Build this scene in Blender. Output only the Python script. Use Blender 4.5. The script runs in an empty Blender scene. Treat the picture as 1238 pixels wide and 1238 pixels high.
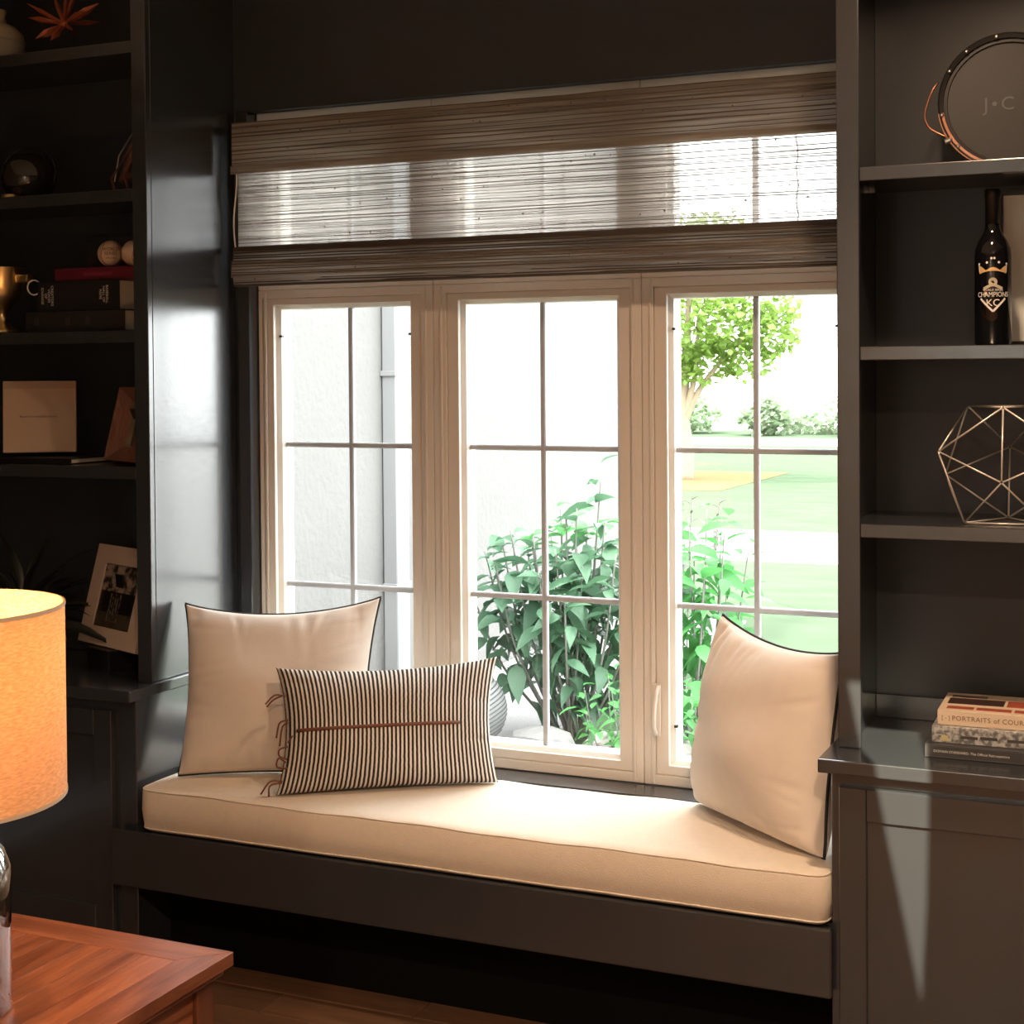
import bpy, bmesh, math, random
import numpy as np
from mathutils import Vector, Matrix, Euler
random.seed(7)
R = math.radians
scene = bpy.context.scene
C = scene.collection

# ------------------------------------------------------------------ camera
cam_d = bpy.data.cameras.new('camera'); cam = bpy.data.objects.new('camera', cam_d); C.objects.link(cam)
cam_d.sensor_width = 36; cam_d.lens = 1853.85/1238*36
cam_d.shift_y = -(619-483.56)/1238
cam_d.clip_start = .05; cam_d.clip_end = 400
cam.location = (0, 0, 1.594)
cam.rotation_euler = (Matrix.Rotation(R(24.094), 4, 'Z') @ Matrix.Rotation(R(90-1.0875), 4, 'X') @ Matrix.Rotation(R(-.4385), 4, 'Z')).to_euler()
scene.camera = cam
# ------------------------------------------------------------------ world, sun, exposure
scene.view_settings.view_transform = 'Standard'; scene.view_settings.look = 'None'
scene.view_settings.gamma = 1; scene.view_settings.exposure = 0
scene.view_settings.use_curve_mapping = False
world = bpy.data.worlds.new('hazy_sky'); scene.world = world; world.use_nodes = True
bg = world.node_tree.nodes['Background']; bg.inputs[0].default_value = (.97, .99, 1, 1); bg.inputs[1].default_value = 10.5
sun_d = bpy.data.lights.new('sun', 'SUN'); sun_d.energy = 6; sun_d.angle = R(2); sun_d.color = (1, .95, .86)
sun = bpy.data.objects.new('sun', sun_d); C.objects.link(sun)
sun.rotation_euler = Vector((.30, .16, -.93)).to_track_quat('-Z', 'Y').to_euler()
WARM = (1, .67, .43)
def area(name, loc, target, power, size, color=WARM, spread=180):
    d = bpy.data.lights.new(name, 'AREA'); d.shape = 'DISK'; d.size = size; d.energy = power; d.color = color; d.spread = R(spread)
    o = bpy.data.objects.new(name, d); C.objects.link(o); o.location = loc
    o.rotation_euler = (Vector(target)-Vector(loc)).to_track_quat('-Z', 'Y').to_euler(); return o
CANS = [((-.42, 2.66, 2.735), 24), ((.15, .30, 2.735), 82), ((-1.0, -.7, 2.735), 40)]
for i, (p, w) in enumerate(CANS):
    area('recessed_lamp', p, (p[0], p[1], 0), w, .13, WARM, 150)

# ------------------------------------------------------------------ materials
def newmat(name):
    m = bpy.data.materials.new(name); m.use_nodes = True
    nt = m.node_tree; return m, nt, nt.nodes['Principled BSDF']
def N(nt, t, **kw):
    n = nt.nodes.new(t)
    for k, v in kw.items():
        if k in n.inputs: n.inputs[k].default_value = v
        else: setattr(n, k, v)
    return n
def mat(name, col, rough=.5, metal=0, spec=.5, var=0, scale=20, bump=0, bscale=None, stretch=(1, 1, 1), sheen=0, emit=None, coat=0):
    m, nt, p = newmat(name)
    p.inputs['Base Color'].default_value = (*col, 1); p.inputs['Roughness'].default_value = rough
    p.inputs['Metallic'].default_value = metal; p.inputs['Specular IOR Level'].default_value = spec
    p.inputs['Sheen Weight'].default_value = sheen; p.inputs['Coat Weight'].default_value = coat
    if emit: p.inputs['Emission Color'].default_value = (*emit[0], 1); p.inputs['Emission Strength'].default_value = emit[1]
    L = nt.links.new
    if var or bump:
        tc = N(nt, 'ShaderNodeTexCoord'); mp = N(nt, 'ShaderNodeMapping'); mp.inputs['Scale'].default_value = stretch
        L(tc.outputs['Object'], mp.inputs[0])
    if var:
        nz = N(nt, 'ShaderNodeTexNoise', Scale=scale, Detail=6.0); L(mp.outputs[0], nz.inputs['Vector'])
        mx = N(nt, 'ShaderNodeMix', data_type='RGBA')
        mx.inputs[6].default_value = (*[c*(1-var) for c in col], 1); mx.inputs[7].default_value = (*[min(1, c*(1+var)) for c in col], 1)
        L(nz.outputs[0], mx.inputs[0]); L(mx.outputs[2], p.inputs['Base Color'])
    if bump:
        nz = N(nt, 'ShaderNodeTexNoise', Scale=bscale or scale, Detail=4.0); L(mp.outputs[0], nz.inputs['Vector'])
        b = N(nt, 'ShaderNodeBump', Strength=bump, Distance=.01); L(nz.outputs[0], b.inputs['Height']); L(b.outputs[0], p.inputs['Normal'])
    return m
def wood(name, c1, c2, rough=.35, axis='Y', sc=1.0, spec=.5):
    m, nt, p = newmat(name); L = nt.links.new
    tc = N(nt, 'ShaderNodeTexCoord'); mp = N(nt, 'ShaderNodeMapping')
    s = {'X': (1.5, 14, 14), 'Y': (14, 1.5, 14), 'Z': (14, 14, 1.5)}[axis]; mp.inputs['Scale'].default_value = [k*sc for k in s]
    oi = N(nt, 'ShaderNodeObjectInfo'); ad = N(nt, 'ShaderNodeVectorMath', operation='ADD'); sc2 = N(nt, 'ShaderNodeVectorMath', operation='SCALE'); sc2.inputs['Scale'].default_value = 9
    cx = N(nt, 'ShaderNodeCombineXYZ'); [L(oi.outputs['Random'], cx.inputs[i]) for i in range(3)]
    L(cx.outputs[0], sc2.inputs[0]); L(tc.outputs['Object'], ad.inputs[0]); L(sc2.outputs[0], ad.inputs[1]); L(ad.outputs[0], mp.inputs[0])
    nz = N(nt, 'ShaderNodeTexNoise', Scale=2.2, Detail=8.0, Roughness=.65, Distortion=1.2); L(mp.outputs[0], nz.inputs['Vector'])
    cr = N(nt, 'ShaderNodeValToRGB'); cr.color_ramp.elements[0].position = .3; cr.color_ramp.elements[1].position = .72
    cr.color_ramp.elements[0].color = (*c1, 1); cr.color_ramp.elements[1].color = (*c2, 1)
    L(nz.outputs[0], cr.inputs[0])
    hv = N(nt, 'ShaderNodeHueSaturation'); mr = N(nt, 'ShaderNodeMapRange'); mr.inputs['To Min'].default_value = .78; mr.inputs['To Max'].default_value = 1.2
    L(oi.outputs['Random'], mr.inputs[0]); L(mr.outputs[0], hv.inputs['Value']); L(cr.outputs[0], hv.inputs['Color'])
    L(hv.outputs[0], p.inputs['Base Color']); p.inputs['Roughness'].default_value = rough; p.inputs['Specular IOR Level'].default_value = spec
    b = N(nt, 'ShaderNodeBump', Strength=.12, Distance=.01); L(nz.outputs[0], b.inputs['Height']); L(b.outputs[0], p.inputs['Normal'])
    return m
def photo_mat(name, cs, sc=14):
    m, nt, p = newmat(name); L = nt.links.new; tc = N(nt, 'ShaderNodeTexCoord'); nz = N(nt, 'ShaderNodeTexNoise', Scale=sc*1.0, Detail=5.0); L(tc.outputs['Object'], nz.inputs['Vector'])
    cr = N(nt, 'ShaderNodeValToRGB'); e = cr.color_ramp.elements; e[0].position = .42; e[0].color = (*cs[0], 1); e[1].position = .6; e[1].color = (*cs[1], 1); L(nz.outputs[0], cr.inputs[0]); L(cr.outputs[0], p.inputs['Base Color']); p.inputs['Roughness'].default_value = .3; return m
PAINT = mat('charcoal_semigloss_paint', (.0255, .0295, .0350), .20, spec=.95, var=.06, scale=3, bump=.02, bscale=40)
PAINT.node_tree.nodes['Principled BSDF'].inputs['IOR'].default_value = 1.62
LIGHT_WALL = mat('pale_wall_paint', (.62, .59, .55), .8)
PAINT_WALL = mat('charcoal_wall_paint', (.0255, .0295, .0350), .42, spec=.5, var=.06, scale=3, bump=.03, bscale=120)
WHITE_CEIL = mat('ceiling_white', (.75, .73, .70), .9)
VINYL = mat('cream_window_paint', (.70, .65, .585), .38, var=.03, scale=6)
MUNTIN = mat('grey_white_muntin', (.47, .50, .54), .4)
CUSH = mat('cream_linen', (.80, .72, .61), .95, spec=.15, var=.06, scale=60, bump=.25, bscale=420, sheen=.2)
PILL = mat('cream_cotton', (.74, .67, .60), .95, spec=.15, var=.04, scale=40, bump=.12, bscale=500, sheen=.2)
BLACKPIPE = mat('black_piping', (.012, .012, .013), .7)
LEATHER = mat('brown_leather', (.16, .055, .03), .55, var=.2, scale=60)
GOLD = mat('brass', (.75, .58, .30), .3, 1)
COPPER = mat('copper', (.72, .33, .2), .32, 1)
STEEL = mat('brushed_steel', (.7, .69, .67), .3, 1)
BLACK = mat('black_satin', (.010, .010, .011), .35)
BLACKGLASS = mat('black_bottle_glass', (.004, .004, .005), .06, spec=.8)
PAPER = mat('paper', (.72, .66, .57), .9)
WOODT_Y = wood('red_brown_table_wood_y', (.115, .032, .014), (.36, .13, .058), .3, 'Y')
WOODT_X = wood('red_brown_table_wood_x', (.13, .038, .017), (.34, .125, .06), .3, 'X')
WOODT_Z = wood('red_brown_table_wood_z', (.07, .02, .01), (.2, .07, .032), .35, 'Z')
FLOORW = wood('oak_floor', (.10, .052, .03), (.22, .125, .072), .42, 'X', .6)
FRAMEW = wood('reddish_frame_wood', (.16, .06, .035), (.36, .17, .11), .4, 'Z', 2)

def glass_mat(name, tint=(1, 1, 1), refl=1.0):
    m = bpy.data.materials.new(name); m.use_nodes = True; nt = m.node_tree; nt.nodes.clear(); L = nt.links.new
    o = N(nt, 'ShaderNodeOutputMaterial'); t = N(nt, 'ShaderNodeBsdfTransparent'); t.inputs[0].default_value = (*tint, 1)
    g = N(nt, 'ShaderNodeBsdfGlossy', Roughness=.02); f = N(nt, 'ShaderNodeLayerWeight', Blend=.5); pw5 = N(nt, 'ShaderNodeMath', operation='POWER'); pw5.inputs[1].default_value = 5; ma = N(nt, 'ShaderNodeMath', operation='MULTIPLY_ADD'); ma.inputs[1].default_value = .9; ma.inputs[2].default_value = .03; L(f.outputs['Facing'], pw5.inputs[0]); L(pw5.outputs[0], ma.inputs[0]); mx = N(nt, 'ShaderNodeMixShader')
    mu = N(nt, 'ShaderNodeMath', operation='MULTIPLY'); mu.inputs[1].default_value = refl
    L(ma.outputs[0], mu.inputs[0]); L(mu.outputs[0], mx.inputs[0]); L(t.outputs[0], mx.inputs[1]); L(g.outputs[0], mx.inputs[2]); L(mx.outputs[0], o.inputs[0]); return m
PANE = glass_mat('window_glass', (.98, .99, .985), .8)
CASEGLASS = glass_mat('clear_acrylic', (.96, .97, .97), 1)
def weave_mat(name, col, transp, transl):
    m = bpy.data.materials.new(name); m.use_nodes = True; nt = m.node_tree; nt.nodes.clear(); L = nt.links.new
    o = N(nt, 'ShaderNodeOutputMaterial'); t = N(nt, 'ShaderNodeBsdfTransparent')
    d = N(nt, 'ShaderNodeBsdfDiffuse'); tl = N(nt, 'ShaderNodeBsdfTranslucent')
    tc = N(nt, 'ShaderNodeTexCoord'); mp = N(nt, 'ShaderNodeMapping'); mp.inputs['Scale'].default_value = (3, 3, 170)
    nz = N(nt, 'ShaderNodeTexNoise', Scale=1.0, Detail=4.0); L(tc.outputs['Object'], mp.inputs[0]); L(mp.outputs[0], nz.inputs['Vector'])
    cr = N(nt, 'ShaderNodeValToRGB'); cr.color_ramp.elements[0].position = .3; cr.color_ramp.elements[1].position = .7
    cr.color_ramp.elements[0].color = (*[c*.6 for c in col], 1); cr.color_ramp.elements[1].color = (*[min(1, c*1.25) for c in col], 1)
    L(nz.outputs[0], cr.inputs[0]); L(cr.outputs[0], d.inputs[0]); L(cr.outputs[0], tl.inputs[0])
    m1 = N(nt, 'ShaderNodeMixShader'); m1.inputs[0].default_value = transl; L(d.outputs[0], m1.inputs[1]); L(tl.outputs[0], m1.inputs[2])
    mr = N(nt, 'ShaderNodeMapRange'); mr.inputs['To Min'].default_value = max(0, transp-.12); mr.inputs['To Max'].default_value = transp+.12; L(nz.outputs[0], mr.inputs[0])
    m2 = N(nt, 'ShaderNodeMixShader'); L(mr.outputs[0], m2.inputs[0]); L(m1.outputs[0], m2.inputs[1]); L(t.outputs[0], m2.inputs[2]); L(m2.outputs[0], o.inputs[0]); return m
WEAVE = weave_mat('sheer_woven_grass', (.52, .49, .45), .44, .5)
WEAVE_D = weave_mat('double_woven_grass', (.47, .43, .38), .08, .55)
REED = mat('brown_reed', (.125, .10, .083), .7, var=.35, scale=30, stretch=(2, 2, 60))
REED_D = mat('dark_reed', (.06, .048, .04), .75)
LEAFS = []
def leaf_mat(name, col, tr=.5):
    m = bpy.data.materials.new(name); m.use_nodes = True; nt = m.node_tree; nt.nodes.clear(); L = nt.links.new
    o = N(nt, 'ShaderNodeOutputMaterial'); p = N(nt, 'ShaderNodeBsdfPrincipled', Roughness=.45); tl = N(nt, 'ShaderNodeBsdfTranslucent')
    oi = N(nt, 'ShaderNodeObjectInfo'); hv = N(nt, 'ShaderNodeHueSaturation'); hv.inputs['Color'].default_value = (*col, 1)
    mr = N(nt, 'ShaderNodeMapRange'); mr.inputs['To Min'].default_value = .65; mr.inputs['To Max'].default_value = 1.35; L(oi.outputs['Random'], mr.inputs[0]); L(mr.outputs[0], hv.inputs['Value'])
    L(hv.outputs[0], p.inputs['Base Color']); L(hv.outputs[0], tl.inputs[0])
    mx = N(nt, 'ShaderNodeMixShader'); mx.inputs[0].default_value = tr; L(p.outputs[0], mx.inputs[1]); L(tl.outputs[0], mx.inputs[2]); L(mx.outputs[0], o.inputs[0]); return m
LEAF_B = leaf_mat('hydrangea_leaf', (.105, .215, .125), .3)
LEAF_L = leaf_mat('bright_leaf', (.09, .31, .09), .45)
LEAF_T = leaf_mat('maple_leaf', (.32, .50, .10), .5)
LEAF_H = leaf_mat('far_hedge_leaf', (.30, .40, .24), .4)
LEAF_G = leaf_mat('grey_sage_leaf', (.10, .095, .098), .3)
LEAF_D = leaf_mat('dark_fern_leaf', (.018, .022, .016), .1)
BARK = mat('pale_bark', (.30, .23, .16), .9, var=.3, scale=20, bump=.4)
STEM = mat('grey_stem', (.22, .21, .19), .9, var=.2)

# ------------------------------------------------------------------ mesh helpers
def link(name, me, m=None, parent=None, loc=None):
    o = bpy.data.objects.new(name, me); C.objects.link(o)
    if m is not None and me is not None: me.materials.append(m)
    if parent is not None: o.parent = parent
    if loc is not None: o.location = loc
    return o
class MB:
    def __init__(s): s.v = []; s.f = []
    def add(s, v, f):
        k = len(s.v); s.v += [tuple(p) for p in v]; s.f += [tuple(i+k for i in q) for q in f]; return s
    def box(s, x0, x1, y0, y1, z0, z1):
        return s.add([(x0,y0,z0),(x1,y0,z0),(x1,y1,z0),(x0,y1,z0),(x0,y0,z1),(x1,y0,z1),(x1,y1,z1),(x0,y1,z1)],
                     [(0,3,2,1),(4,5,6,7),(0,1,5,4),(1,2,6,5),(2,3,7,6),(3,0,4,7)])
    def tube(s, pts, r, n=6, close=False, cap=True):
        pts = [Vector(p) for p in pts]; k = len(pts); rr = r if isinstance(r, (list, tuple)) else [r]*k
        up = Vector((.13, .31, .94)); rings = []
        for i, p in enumerate(pts):
            a = pts[(i-1) % k] if (close or i) else p; b = pts[(i+1) % k] if (close or i < k-1) else p
            t = (b-a); t = t.normalized() if t.length > 1e-9 else Vector((0, 0, 1))
            x = t.cross(up)
            if x.length < .05: x = t.cross(Vector((1, 0, 0)))
            x.normalize(); y = t.cross(x); up = x.cross(t) if False else up
            rings.append([p+(x*math.cos(2*math.pi*j/n)+y*math.sin(2*math.pi*j/n))*rr[i] for j in range(n)])
        v = [q for g in rings for q in g]; f = []
        for i in range(k if close else k-1):
            for j in range(n):
                a = i*n; b = ((i+1) % k)*n; f.append((a+j, a+(j+1) % n, b+(j+1) % n, b+j))
        if cap and not close: f.append(tuple(range(n))[::-1]); f.append(tuple((k-1)*n+j for j in range(n)))
        return s.add(v, f)
    def lathe(s, prof, n=32, c=(0, 0, 0), cap=True):
        v = []; f = []
        for (r, z) in prof:
            for j in range(n): a = 2*math.pi*j/n; v.append((c[0]+r*math.cos(a), c[1]+r*math.sin(a), c[2]+z))
        for i in range(len(prof)-1):
            for j in range(n): f.append((i*n+j, i*n+(j+1) % n, (i+1)*n+(j+1) % n, (i+1)*n+j))
        if cap: f.append(tuple(range(n))[::-1]); f.append(tuple((len(prof)-1)*n+j for j in range(n)))
        return s.add(v, f)
    def xf(s, M): s.v = [tuple(M @ Vector(p)) for p in s.v]; return s
    def build(s, name, m=None, parent=None, bevel=0, seg=2, smooth=False, loc=None):
        me = bpy.data.meshes.new(name); me.from_pydata(s.v, [], s.f); me.update()
        b = bmesh.new(); b.from_mesh(me); bmesh.ops.recalc_face_normals(b, faces=b.faces)
        if bevel: bmesh.ops.bevel(b, geom=list(b.edges), offset=bevel, segments=seg, affect='EDGES', profile=.6)
        b.to_mesh(me); b.free()
        if smooth:
            me.polygons.foreach_set('use_smooth', [True]*len(me.polygons))
        return link(name, me, m, parent, loc)
def bx(name, dims, m, parent=None, bevel=.0015, seg=1): return MB().box(*dims).build(name, m, parent, bevel, seg)
def empty(name, loc=(0, 0, 0), rz=0):
    o = bpy.data.objects.new(name, None); C.objects.link(o); o.location = loc; o.rotation_euler = (0, 0, rz); o.empty_display_size = .05; return o
def tag(o, label=None, cat=None, group=None, kind=None):
    if label: o['label'] = label
    if cat: o['category'] = cat
    if group: o['group'] = group
    if kind: o['kind'] = kind
    return o
def thing(name, label, cat, loc=(0, 0, 0), rz=0, group=None): return tag(empty(name, loc, rz), label, cat, group)
def text_mesh(body, size, extrude=.0004, align='CENTER', shear=0, spacing=1.0):
    cu = bpy.data.curves.new('txt', 'FONT'); cu.body = body; cu.size = size; cu.extrude = extrude; cu.align_x = align; cu.align_y = 'CENTER'; cu.shear = shear; cu.space_character = spacing; cu.resolution_u = 3
    o = bpy.data.objects.new('txt', cu); C.objects.link(o)
    dg = bpy.context.evaluated_depsgraph_get(); me = bpy.data.meshes.new_from_object(o.evaluated_get(dg)); bpy.data.objects.remove(o); bpy.data.curves.remove(cu); me.materials.clear(); return me
def text_on(name, body, size, m, parent, loc, rot=(R(90), 0, 0), **kw):
    o = link(name, text_mesh(body, size, **kw), m, parent); o.location = loc; o.rotation_euler = rot; return o
def ring(mb, ox0, ox1, oz0, oz1, ix0, ix1, iz0, iz1, y0, y1, iy0=None):
    """rectangular frame in the XZ plane: outer rectangle, inner rectangle, front y0, back y1; iy0 = front depth at the inner rim"""
    iy0 = y0 if iy0 is None else iy0
    O = [(ox0, oz0), (ox1, oz0), (ox1, oz1), (ox0, oz1)]; I = [(ix0, iz0), (ix1, iz0), (ix1, iz1), (ix0, iz1)]
    v = [(x, y0, z) for x, z in O]+[(x, iy0, z) for x, z in I]+[(x, y1, z) for x, z in O]+[(x, y1, z) for x, z in I]; f = []
    for i in range(4):
        j = (i+1) % 4; f += [(i, j, 4+j, 4+i), (8+i, 12+i, 12+j, 8+j), (i, 8+i, 8+j, j), (4+i, 4+j, 12+j, 12+i)]
    mb.add(v, f)
def fan_curve(pts, n=8):
    """Catmull-Rom through points"""
    P = [Vector(p) for p in pts]; P = [P[0]*2-P[1]]+P+[P[-1]*2-P[-2]]; out = []
    for i in range(1, len(P)-2):
        for k in range(n):
            t = k/n; a, b, c, d = P[i-1:i+3]
            out.append(.5*((2*b)+(c-a)*t+(2*a-5*b+4*c-d)*t*t+(3*b-a-3*c+d)*t**3))
    out.append(P[-2]); return out

# ------------------------------------------------------------------ dimensions (metres)
XL, XR = -2.564, -.720          # the alcove between the two bookcases
YUP, YCAB, YCTR = 3.352, 3.280, 3.236
YW, YWIN = 3.765, 3.797         # wall face, window frame face
ZC = .762                       # counter height
ZCEIL = 2.75
XA, XB = -3.78, 1.30            # side walls
YF = -1.4                       # wall behind the viewer
# ------------------------------------------------------------------ setting
floor = MB().box(XA, XB, YF, 3.95, -.12, -.012).build('floor', FLOORW); tag(floor, 'brown oak plank floor under the bench', kind='structure')
plank = None
rows = 14; pw = .125
for i in range(rows):
    y0 = 1.70+i*pw; x = XA-.0-(i*.73 % 1.1)
    while x < XB:
        x1 = min(x+1.35, XB); xs = max(x, XA)
        if x1-xs > .02: bx('plank', (xs+.0012, x1-.0012, y0+.0012, y0+pw-.0012, -.012, 0), FLOORW, floor, .002)
        x += 1.35
bx('subfloor', (XA, XB, YF, 1.70, -.012, 0), FLOORW, floor, 0)
ceil = MB().box(XA-.1, XB+.1, YF-.1, 3.95, ZCEIL, ZCEIL+.12).build('ceiling', WHITE_CEIL); tag(ceil, kind='structure')
wb = MB()
wb.box(XA-.1, XL+.014, YW, 3.92, 0, ZCEIL); wb.box(XR-.014, XB+.1, YW, 3.92, 0, ZCEIL)
wb.box(XL+.014, XR-.014, YW, 3.92, 2.35, ZCEIL); wb.box(XL+.014, XR-.014, YW, 3.92, 0, .500)
tag(wb.build('wall_back', PAINT_WALL), 'charcoal painted wall around the window', kind='structure')
tag(bx('wall_left', (XA-.1, XA, YF, YW, 0, ZCEIL), PAINT_WALL, bevel=0), kind='structure')
tag(bx('wall_right', (XB, XB+.1, YF, YW, 0, ZCEIL), PAINT_WALL, bevel=0), kind='structure')
wf_ = MB(); wf_.box(XA-.1, -1.22, YF-.1, YF, 0, ZCEIL); wf_.box(-.66, XB+.1, YF-.1, YF, 0, ZCEIL); wf_.box(-1.22, -.66, YF-.1, YF, 0, 1.1); wf_.box(-1.22, -.66, YF-.1, YF, 2.5, ZCEIL)
tag(wf_.build('wall_front', LIGHT_WALL), kind='structure')
w7 = empty('window_7', (-.94, YF, 1.1)); tag(w7, 'narrow window added behind the viewer for fill light', kind='structure')  # window added out of view as a source of fill light
f7 = MB(); ring(f7, -.28, .28, 0, 1.4, -.235, .235, .045, 1.355, -.09, .01); f7.build('frame', VINYL, w7, .002); bx('pane', (-.235, .235, -.05, -.046, .045, 1.355), PANE, w7, 0)
bx('fill_window_sheer', (-.234, .234, -.02, -.018, .046, 1.354), weave_mat('sheer_white_cloth', (.62, .66, .64), .1, .6), w7, 0)  # cloth added to dim the added window
# dark casing boards beside the window
tag(bx('trim_1', (XL+.0142, -2.511, 3.752, 3.83, .5065, 2.35), PAINT), 'charcoal casing board left of the window', kind='structure')
tag(bx('trim_2', (-.766, XR-.0142, 3.752, 3.83, .5065, 2.35), PAINT), 'charcoal casing board right of the window', kind='structure')
tag(bx('trim_3', (XL+.001, XR-.001, 3.692, 3.80, .47, .506), PAINT, bevel=.003), 'charcoal ledge below the window behind the seat cushion', kind='structure')

# ------------------------------------------------------------------ window units
OPEN = [(-2.449, -2.022), (-1.849, -1.405), (-1.247, -.822)]
BND = [-2.509, -1.936, -1.326, -.768]
MUNX = [-2.228, -1.627, -1.034]
def window(n, k, z0, z1, oz0, oz1, mz, transom):
    xa, xb = OPEN[k]; bx0, bx1 = BND[k]+.0006, BND[k+1]-.0006
    place = ['left', 'middle', 'right'][k]
    w = empty('window_%d' % n, ((xa+xb)/2, YWIN, z0)); M = Matrix.Translation(-Vector(w.location))
    tag(w, ('cream transom window behind the woven blind, %s bay' if transom else 'cream casement window, %s bay') % place, kind='structure')
    f = MB(); ring(f, bx0, bx1, z0, z1, xa-.047, xb+.047, oz0-.036, oz1+.030, YWIN, 3.90); f.xf(M).build('frame', VINYL, w, .0025, 2)
    for xx in ((bx0+.024, bx1-.024) if not transom else ()):
        bx('bead', (xx-.004-w.location.x, xx+.004-w.location.x, -.004, .002, .004, z1-z0-.004), VINYL, w, .0015)
    s = MB(); ring(s, xa-.0465, xb+.0465, oz0-.0355, oz1+.0295, xa-.012, xb+.012, oz0-.010, oz1+.010, YWIN+.006, 3.89); s.xf(M)
    so = s.build('sash', VINYL, w, .003, 2)
    g = MB(); ring(g, xa-.0118, xb+.0118, oz0-.0098, oz1+.0098, xa, xb, oz0, oz1, YWIN+.018, 3.885, YWIN+.030); g.xf(M).build('glazing_bead', VINYL, so, .001)
    my = 3.852
    xs = [xa, MUNX[k], xb]; zs = [oz0]+mz+[oz1]; h = .0075
    bx('muntin', (MUNX[k]-h-w.location.x, MUNX[k]+h-w.location.x, my-.009-YWIN, my+.009-YWIN, oz0-z0, oz1-z0), MUNTIN, w, .003)
    for z in mz:
        bx('muntin', (xa-w.location.x, xb-w.location.x, my-.0085-YWIN, my+.0085-YWIN, z-h-z0, z+h-z0), MUNTIN, w, .003)
    for i in range(2):
        for j in range(len(zs)-1):
            bx('pane', (xs[i]-w.location.x+.001, xs[i+1]-w.location.x-.001, my-.0015-YWIN, my+.0015-YWIN, zs[j]-z0+.001, zs[j+1]-z0-.001), PANE, w, 0)
    return w
wins = []
for k in range(3):
    wins.append(window(k+1, k, .508, 1.834, .570, 1.780, [.973, 1.383], False))
for k in range(3):
    window(k+4, k, 1.8346, 2.349, 1.957, 2.288, [], True)
# latch handle on the right casement (moves with the window), small glazing clips
wr = wins[2]
lx = -1.290-wr.location.x; lz = .64-.508
bx('latch_plate', (lx-.012, lx+.012, -.006, 0, lz-.005, lz+.135), VINYL, wr, .003, 2)
MB().tube(fan_curve([(lx, -.004, lz), (lx-.002, -.018, lz+.02), (lx, -.026, lz+.06), (lx+.003, -.018, lz+.11), (lx+.004, -.004, lz+.128)], 6), .0065, 8).build('latch_handle', VINYL, wr, smooth=True)
for k, zz in ((0, 1.70), (2, 1.70), (2, .66)):
    w = wins[k]; xa, xb = OPEN[k]
    for xx in ((xa, xb) if zz > 1 else (xa,)):
        s = 1 if xx == xa else -1
        bx('screen_clip', (xx-w.location.x-.003, xx-w.location.x+.006, .022, .034, zz-.508-.003, zz-.508+.003), BLACK, w, 0)

# ------------------------------------------------------------------ woven blind
bl = thing('roman_blind', 'woven brown grass roman blind hanging over the top of the window', 'blind', (-1.64, 3.73, 1.84))
BX0, BX1 = -2.530, -.735
def bl_add(mb, name, m, **kw):
    mb.xf(Matrix.Translation(-Vector(bl.location))); return mb.build(name, m, bl, **kw)
def sheet(y0, y1, z0, z1, th=.0025, wav=.0015, n=60, x0=BX0, x1=BX1, zn=10):
    v = []; f = []
    for s in (0, 1):
        for i in range(n+1):
            for j in range(zn+1):
                x = x0+(x1-x0)*i/n; t = j/zn; z = z0+(z1-z0)*t
                y = y0+(y1-y0)*t+wav*math.sin(9*x+3*t)+wav*.6*math.sin(31*x)+s*th
                v.append((x, y, z))
    A = (n+1)*(zn+1)
    for i in range(n):
        for j in range(zn):
            a = i*(zn+1)+j; f += [(a, a+zn+1, a+zn+2, a+1), (A+a, A+a+1, A+a+zn+2, A+a+zn+1)]
    for i in range(n):
        a = i*(zn+1); b = a+zn+1; f += [(a, A+a, A+b, b), (a+zn, b+zn, A+b+zn, A+a+zn)]
    for j in range(zn):
        f += [(j, j+1, A+j+1, A+j), (n*(zn+1)+j, A+n*(zn+1)+j, A+n*(zn+1)+j+1, n*(zn+1)+j+1)]
    return MB().add(v, f)
def reeds(yf, z0, z1, step, h, jit, x0=BX0+.002, x1=BX1-.002, seed=1, d=.002):
    rnd = random.Random(seed); mb = MB(); z = z0+step*.5
    while z < z1:
        zz = z+rnd.uniform(-jit, jit); hh = h*rnd.uniform(.55, 1.5); n = 24; pts = []
        ph = rnd.uniform(0, 6); am = rnd.uniform(.0004, .0013)
        v = []; f = []
        for i in range(n+1):
            x = x0+(x1-x0)*i/n; w = am*math.sin(ph+7*x)+.0005*math.sin(ph*2+23*x); y = yf(zz)
            v += [(x, y-d, zz+w-hh/2), (x, y-d, zz+w+hh/2), (x, y, zz+w+hh/2), (x, y, zz+w-hh/2)]
        for i in range(n):
            a = 4*i
            for q in range(4): f.append((a+q, a+(q+1) % 4, a+4+(q+1) % 4, a+4+q))
        f += [(0, 1, 2, 3), (4*n+3, 4*n+2, 4*n+1, 4*n)]
        mb.add(v, f); z += step
    return mb
bl_add(sheet(3.700, 3.704, 2.172, 2.310, th=.003), 'valance', WEAVE_D)
bl_add(reeds(lambda z: 3.7003, 2.174, 2.308, .0125, .0028, .003, seed=3), 'valance_reeds', REED)['kind'] = 'stuff'
bl_add(MB().box(BX0-.002, BX1, 3.696, 3.7, 2.163, 2.186), 'valance_hem', WEAVE_D, bevel=.001)
bl_add(MB().box(BX0, BX1, 3.725, 3.755, 2.285, 2.308), 'head_rail', REED_D, bevel=.002)
bl_add(sheet(3.728, 3.735, 1.945, 2.30, th=.002, wav=.002, zn=14), 'panel', WEAVE)
bl_add(reeds(lambda z: 3.7275+(z-1.945)*.02, 1.952, 2.285, 0.0085, .0016, .004, seed=5, d=.0012), 'panel_reeds', REED)['kind'] = 'stuff'
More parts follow.
